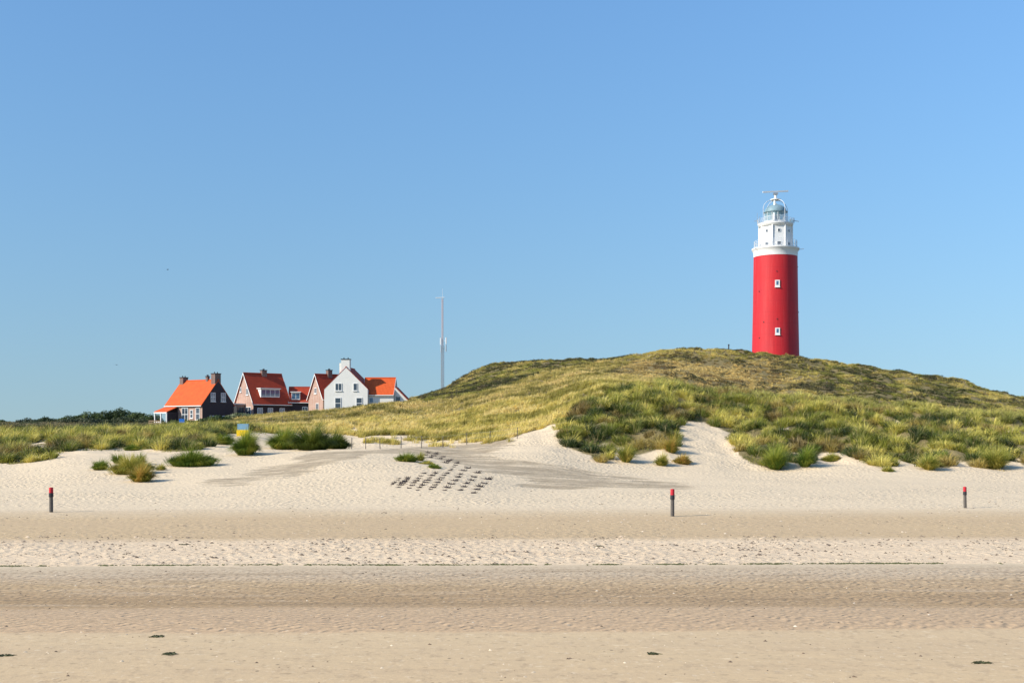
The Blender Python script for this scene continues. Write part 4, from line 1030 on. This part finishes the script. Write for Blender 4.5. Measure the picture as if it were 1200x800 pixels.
bush('bush', 96, 236, 60, 489, 'low grey-green bush strip in front of the left thicket', 'bush', 'low bushes before the thicket', pal=((.045, .06, .03), (.075, .09, .045), (.11, .115, .06)), lobes=12, depth=4)
bush('bush', 150, 232, 56, 488, 'low mid-green bush strip in front of the highest thicket dome', 'bush', 'low bushes before the thicket', pal=((.035, .05, .02), (.06, .08, .035), (.10, .11, .05)), lobes=12, depth=4)
HP = ((.025, .045, .015), (.045, .075, .022), (.08, .115, .035))
bush('hedge', 216, 199, 48, 490.5, 'green hedge below the front windows of the orange roofed house', 'hedge', pal=HP, lobes=12, depth=2.5, sl=.13)
bush('hedge', 253, 197, 40, 486, 'taller green hedge below the shaded gable', 'hedge', pal=HP, lobes=10, depth=2.5, sl=.13)
bush('hedge', 283, 205, 40, 483, 'pale flowering shrubs between the hedge and the red brick house', 'shrub', pal=((.07, .10, .03), (.14, .17, .07), (.28, .29, .20)), lobes=9, depth=2.5, sl=.12)

# ------------------------------------------------------------------ seaweed and beach litter
def blobs(name, x, y, sx, sy, sz, cols, m, label, cat, sink=.3, kind='stuff'):
    n = len(x); k = 7
    P = np.zeros((n, k + 1, 3)); t = np.arange(k) * 2 * np.pi / k
    rj = rng.uniform(.65, 1.3, (n, k)); rot = rng.uniform(0, 6.28, n)
    z = H(x, y)
    P[:, :k, 0] = x[:, None] + np.cos(t)[None] * rj * sx[:, None]; P[:, :k, 1] = y[:, None] + np.sin(t)[None] * rj * sy[:, None]; P[:, :k, 2] = z[:, None] - .01
    P[:, k, 0] = x + rng.normal(0, .2, n) * sx; P[:, k, 1] = y; P[:, k, 2] = z + sz
    b = np.arange(n)[:, None] * (k + 1)
    tr = np.concatenate([b + np.array([i, (i + 1) % k, k]) for i in range(k)], 0)
    C = np.repeat(cols, k + 1, 0)
    o = np_mesh(name, P.reshape(-1, 3), np.zeros((0, 4), int), tr, m, C)
    return tag(o, label, cat, kind=kind)
def wline(x): return 44.75 + .020 * x + .35 * (fbm(x / 9., x * 0, 201, 2) - .5)
seg = [(c, l) for c, l in zip(rng.uniform(-24, 24, 62), rng.gamma(1.3, .42, 62))]
xs = np.concatenate([rng.normal(c, l * .45, int(14 + 75 * l)) for c, l in seg])
ys = wline(xs) + rng.normal(0, .10, len(xs))
blobs('seaweed_line', xs, ys, rng.uniform(.03, .11, len(xs)), rng.uniform(.02, .07, len(xs)), rng.uniform(.008, .035, len(xs)), np.tile([.085, .085, .03], (len(xs), 1)) * rng.uniform(.6, 1.6, (len(xs), 1)), M['pebble'], 'broken dark green line of washed-up seaweed across the beach', 'seaweed')
def litter(name, Y0, Y1, dens, s0, s1, cdark, clight, plight, label, cat, clus=.45):
    n = int((Y1 - Y0) * (Y1 + Y0) * .5 * 1.05 * dens); y = np.sqrt(rng.uniform(Y0 ** 2, Y1 ** 2, n)); x = rng.uniform(-.5, .5, n) * y * 1.05
    k = fbm(x / 1.6, y / .7, 211, 3) > clus; x, y = x[k], y[k]; n = len(x)
    C = np.tile(cdark, (n, 1)); L = rng.random(n) < plight; C[L] = clight; C = C * rng.uniform(.6, 1.3, (n, 1))
    sz = rng.uniform(s0, s1, n) * rng.choice([1, 1, 1, 1.8], n)
    blobs(name, x, y, sz, sz * .7, sz * .5, C, M['pebble'], label, cat)
litter('shell_litter', 22, 29.6, 2.6, .012, .04, (.16, .11, .07), (.60, .48, .33), .55, 'scattered shells and crumbs on the smooth near sand', 'shells', .52)
litter('dark_crumbs', 29.8, 44, 2.2, .012, .04, (.12, .085, .055), (.55, .46, .34), .3, 'dark crumbs strewn over the damp sand band', 'beach litter', .5)
litter('pebble_litter', 45, 57, 7.0, .02, .075, (.17, .125, .085), (.60, .45, .30), .3, 'dark pebbles and shells strewn over the pale band above the seaweed', 'pebbles', .48)
litter('coarse_litter', 57, 92, 1.6, .02, .06, (.20, .15, .10), (.62, .5, .36), .4, 'fine shell litter on the upper beach below the dunes', 'shells', .52)
def weed_clump(u, v, wp, label):
    X, Y_, Z_ = at(u, v); s = Y_ / F; mb = MB(); w = wp * s / 2 * .75
    for k in range(26):
        a = random.uniform(0, 6.28); r = random.random(); p = (math.cos(a) * r * w * .8, math.sin(a) * r * .10, 0)
        q = (p[0] + random.uniform(-.12, .12), p[1] + random.uniform(-.06, .06), random.uniform(.01, .035)); e = (q[0] + random.uniform(-.14, .14), q[1] + random.uniform(-.08, .08), 0)
        mb.tube(p, q, .014, .012, 5); mb.tube(q, e, .012, .006, 5)
    o = mb.build('seaweed_clump', M['weed']); o.location = (X, Y_, Z_); tag(o, label, 'seaweed', 'loose seaweed clumps on the beach')
weed_clump(1150, 777, 14, 'dark seaweed clump on the near sand at the bottom right')
weed_clump(199, 767, 9, 'dark seaweed scrap on the near sand at the lower left')
weed_clump(5, 770, 20, 'flat green seaweed strand at the left edge of the near sand')
weed_clump(185, 746, 9, 'little dark seaweed scrap on the line where the near sand begins, left')
weed_clump(764, 767, 6, 'tiny yellow-green seaweed scrap right of the middle on the near sand')
weed_clump(216, 638, 12, 'dark seaweed clump on the pale pebbly band at the left')
weed_clump(702, 640, 8, 'dark seaweed clump on the pale pebbly band left of the tallest post')

def bird(u, v, Y0, rz, label):
    mb = MB(); n = 6
    ring = [(-.26, .005, .06), (-.16, .05, .05), (0, .075, .06), (.14, .05, .05), (.22, .035, .04), (.29, .004, .0)]
    P = []
    for x_, r_, zz in ring:
        for k in range(8): t = k * math.pi / 4; P.append((x_, r_ * math.cos(t), zz * .2 + r_ * math.sin(t)))
    mb.add(P, [(a * 8 + k, a * 8 + (k + 1) % 8, a * 8 + 8 + (k + 1) % 8, a * 8 + 8 + k) for a in range(5) for k in range(8)] + [tuple(range(8)), tuple(range(40, 48))])
    o = mb.build('bird', M['dark'], None, True)
    for sgn in (-1, 1):
        w_ = MB(); L = [(.12, .04, .03), (-.10, .04, .03), (-.06, .35, .16), (.10, .33, .17), (-.16, .68, .06), (-.10, .70, .07)]
        L = [(a, b * sgn, c) for a, b, c in L]; w_.add(L + [(a, b, c - .02) for a, b, c in L], [(0, 1, 2, 3), (3, 2, 4, 5), (9, 8, 7, 6), (11, 10, 8, 9), (0, 3, 9, 6), (1, 7, 8, 2), (3, 5, 11, 9), (2, 8, 10, 4), (4, 10, 11, 5)]).build('wing', M['dark'], o)
    o.location = (PX(u, Y0), Y0, PZ(v, Y0)); o.rotation_euler = (0, 0, rz); tag(o, label, 'bird')
bird(196.5, 316, 330, .6, 'tiny dark bird high in the sky over the leftmost house')
bird(136.5, 427.5, 380, 1.2, 'tiny distant bird low in the sky over the dark thicket')

# ------------------------------------------------------------------ light, sky, camera
SUN_EL = R(32); sd = (-.925, -.38)
n_ = math.hypot(*sd); S = np.array([sd[0] / n_ * math.cos(SUN_EL), sd[1] / n_ * math.cos(SUN_EL), math.sin(SUN_EL)])
sun = bpy.data.lights.new('sun', 'SUN'); sun.energy = 5.0; sun.angle = R(.53); sun.color = (1., .925, .80)
so = bpy.data.objects.new('sun', sun); COL.objects.link(so)
from mathutils import Vector
so.rotation_euler = Vector(S).to_track_quat('Z', 'Y').to_euler(); so.location = (-60, -30, 60)
w = bpy.data.worlds.new('World'); SC.world = w; w.use_nodes = True; nt = w.node_tree; nt.nodes.clear(); g = G(nt)
sky = g.n('ShaderNodeTexSky', sky_type='NISHITA'); sky.sun_disc = False; sky.sun_elevation = SUN_EL
sky.sun_rotation = math.atan2(S[0], S[1]); sky.altitude = 0; sky.air_density = 1.25; sky.dust_density = .5; sky.ozone_density = 10.0
vm_ = g.n('ShaderNodeVectorMath', {0: g.n('ShaderNodeTexCoord').outputs['Generated'], 1: (1, 1, .45), 2: (0, 0, .05)}, operation='MULTIPLY_ADD'); nt.links.new(vm_.outputs[0], sky.inputs[0])
tint = g.n('ShaderNodeVectorMath', {0: sky.outputs[0], 1: (.98, .98, 1.01)}, operation='MULTIPLY').outputs[0]
bg = g.n('ShaderNodeBackground', {0: tint, 1: .108})
g.n('ShaderNodeOutputWorld', {0: bg.outputs[0]})
cam = bpy.data.cameras.new('camera'); co = bpy.data.objects.new('camera', cam); COL.objects.link(co)
co.location = (0, 0, CH); co.rotation_euler = (R(90), 0, 0); cam.sensor_width = 36; cam.lens = F / 1200 * 36; cam.shift_y = (HV - 400) / 1200
cam.clip_start = .5; cam.clip_end = 20000; SC.camera = co
SC.view_settings.view_transform = 'Standard'; SC.view_settings.look = 'None'; SC.view_settings.exposure = .45; SC.view_settings.gamma = 1
SC.cycles.use_denoising = True
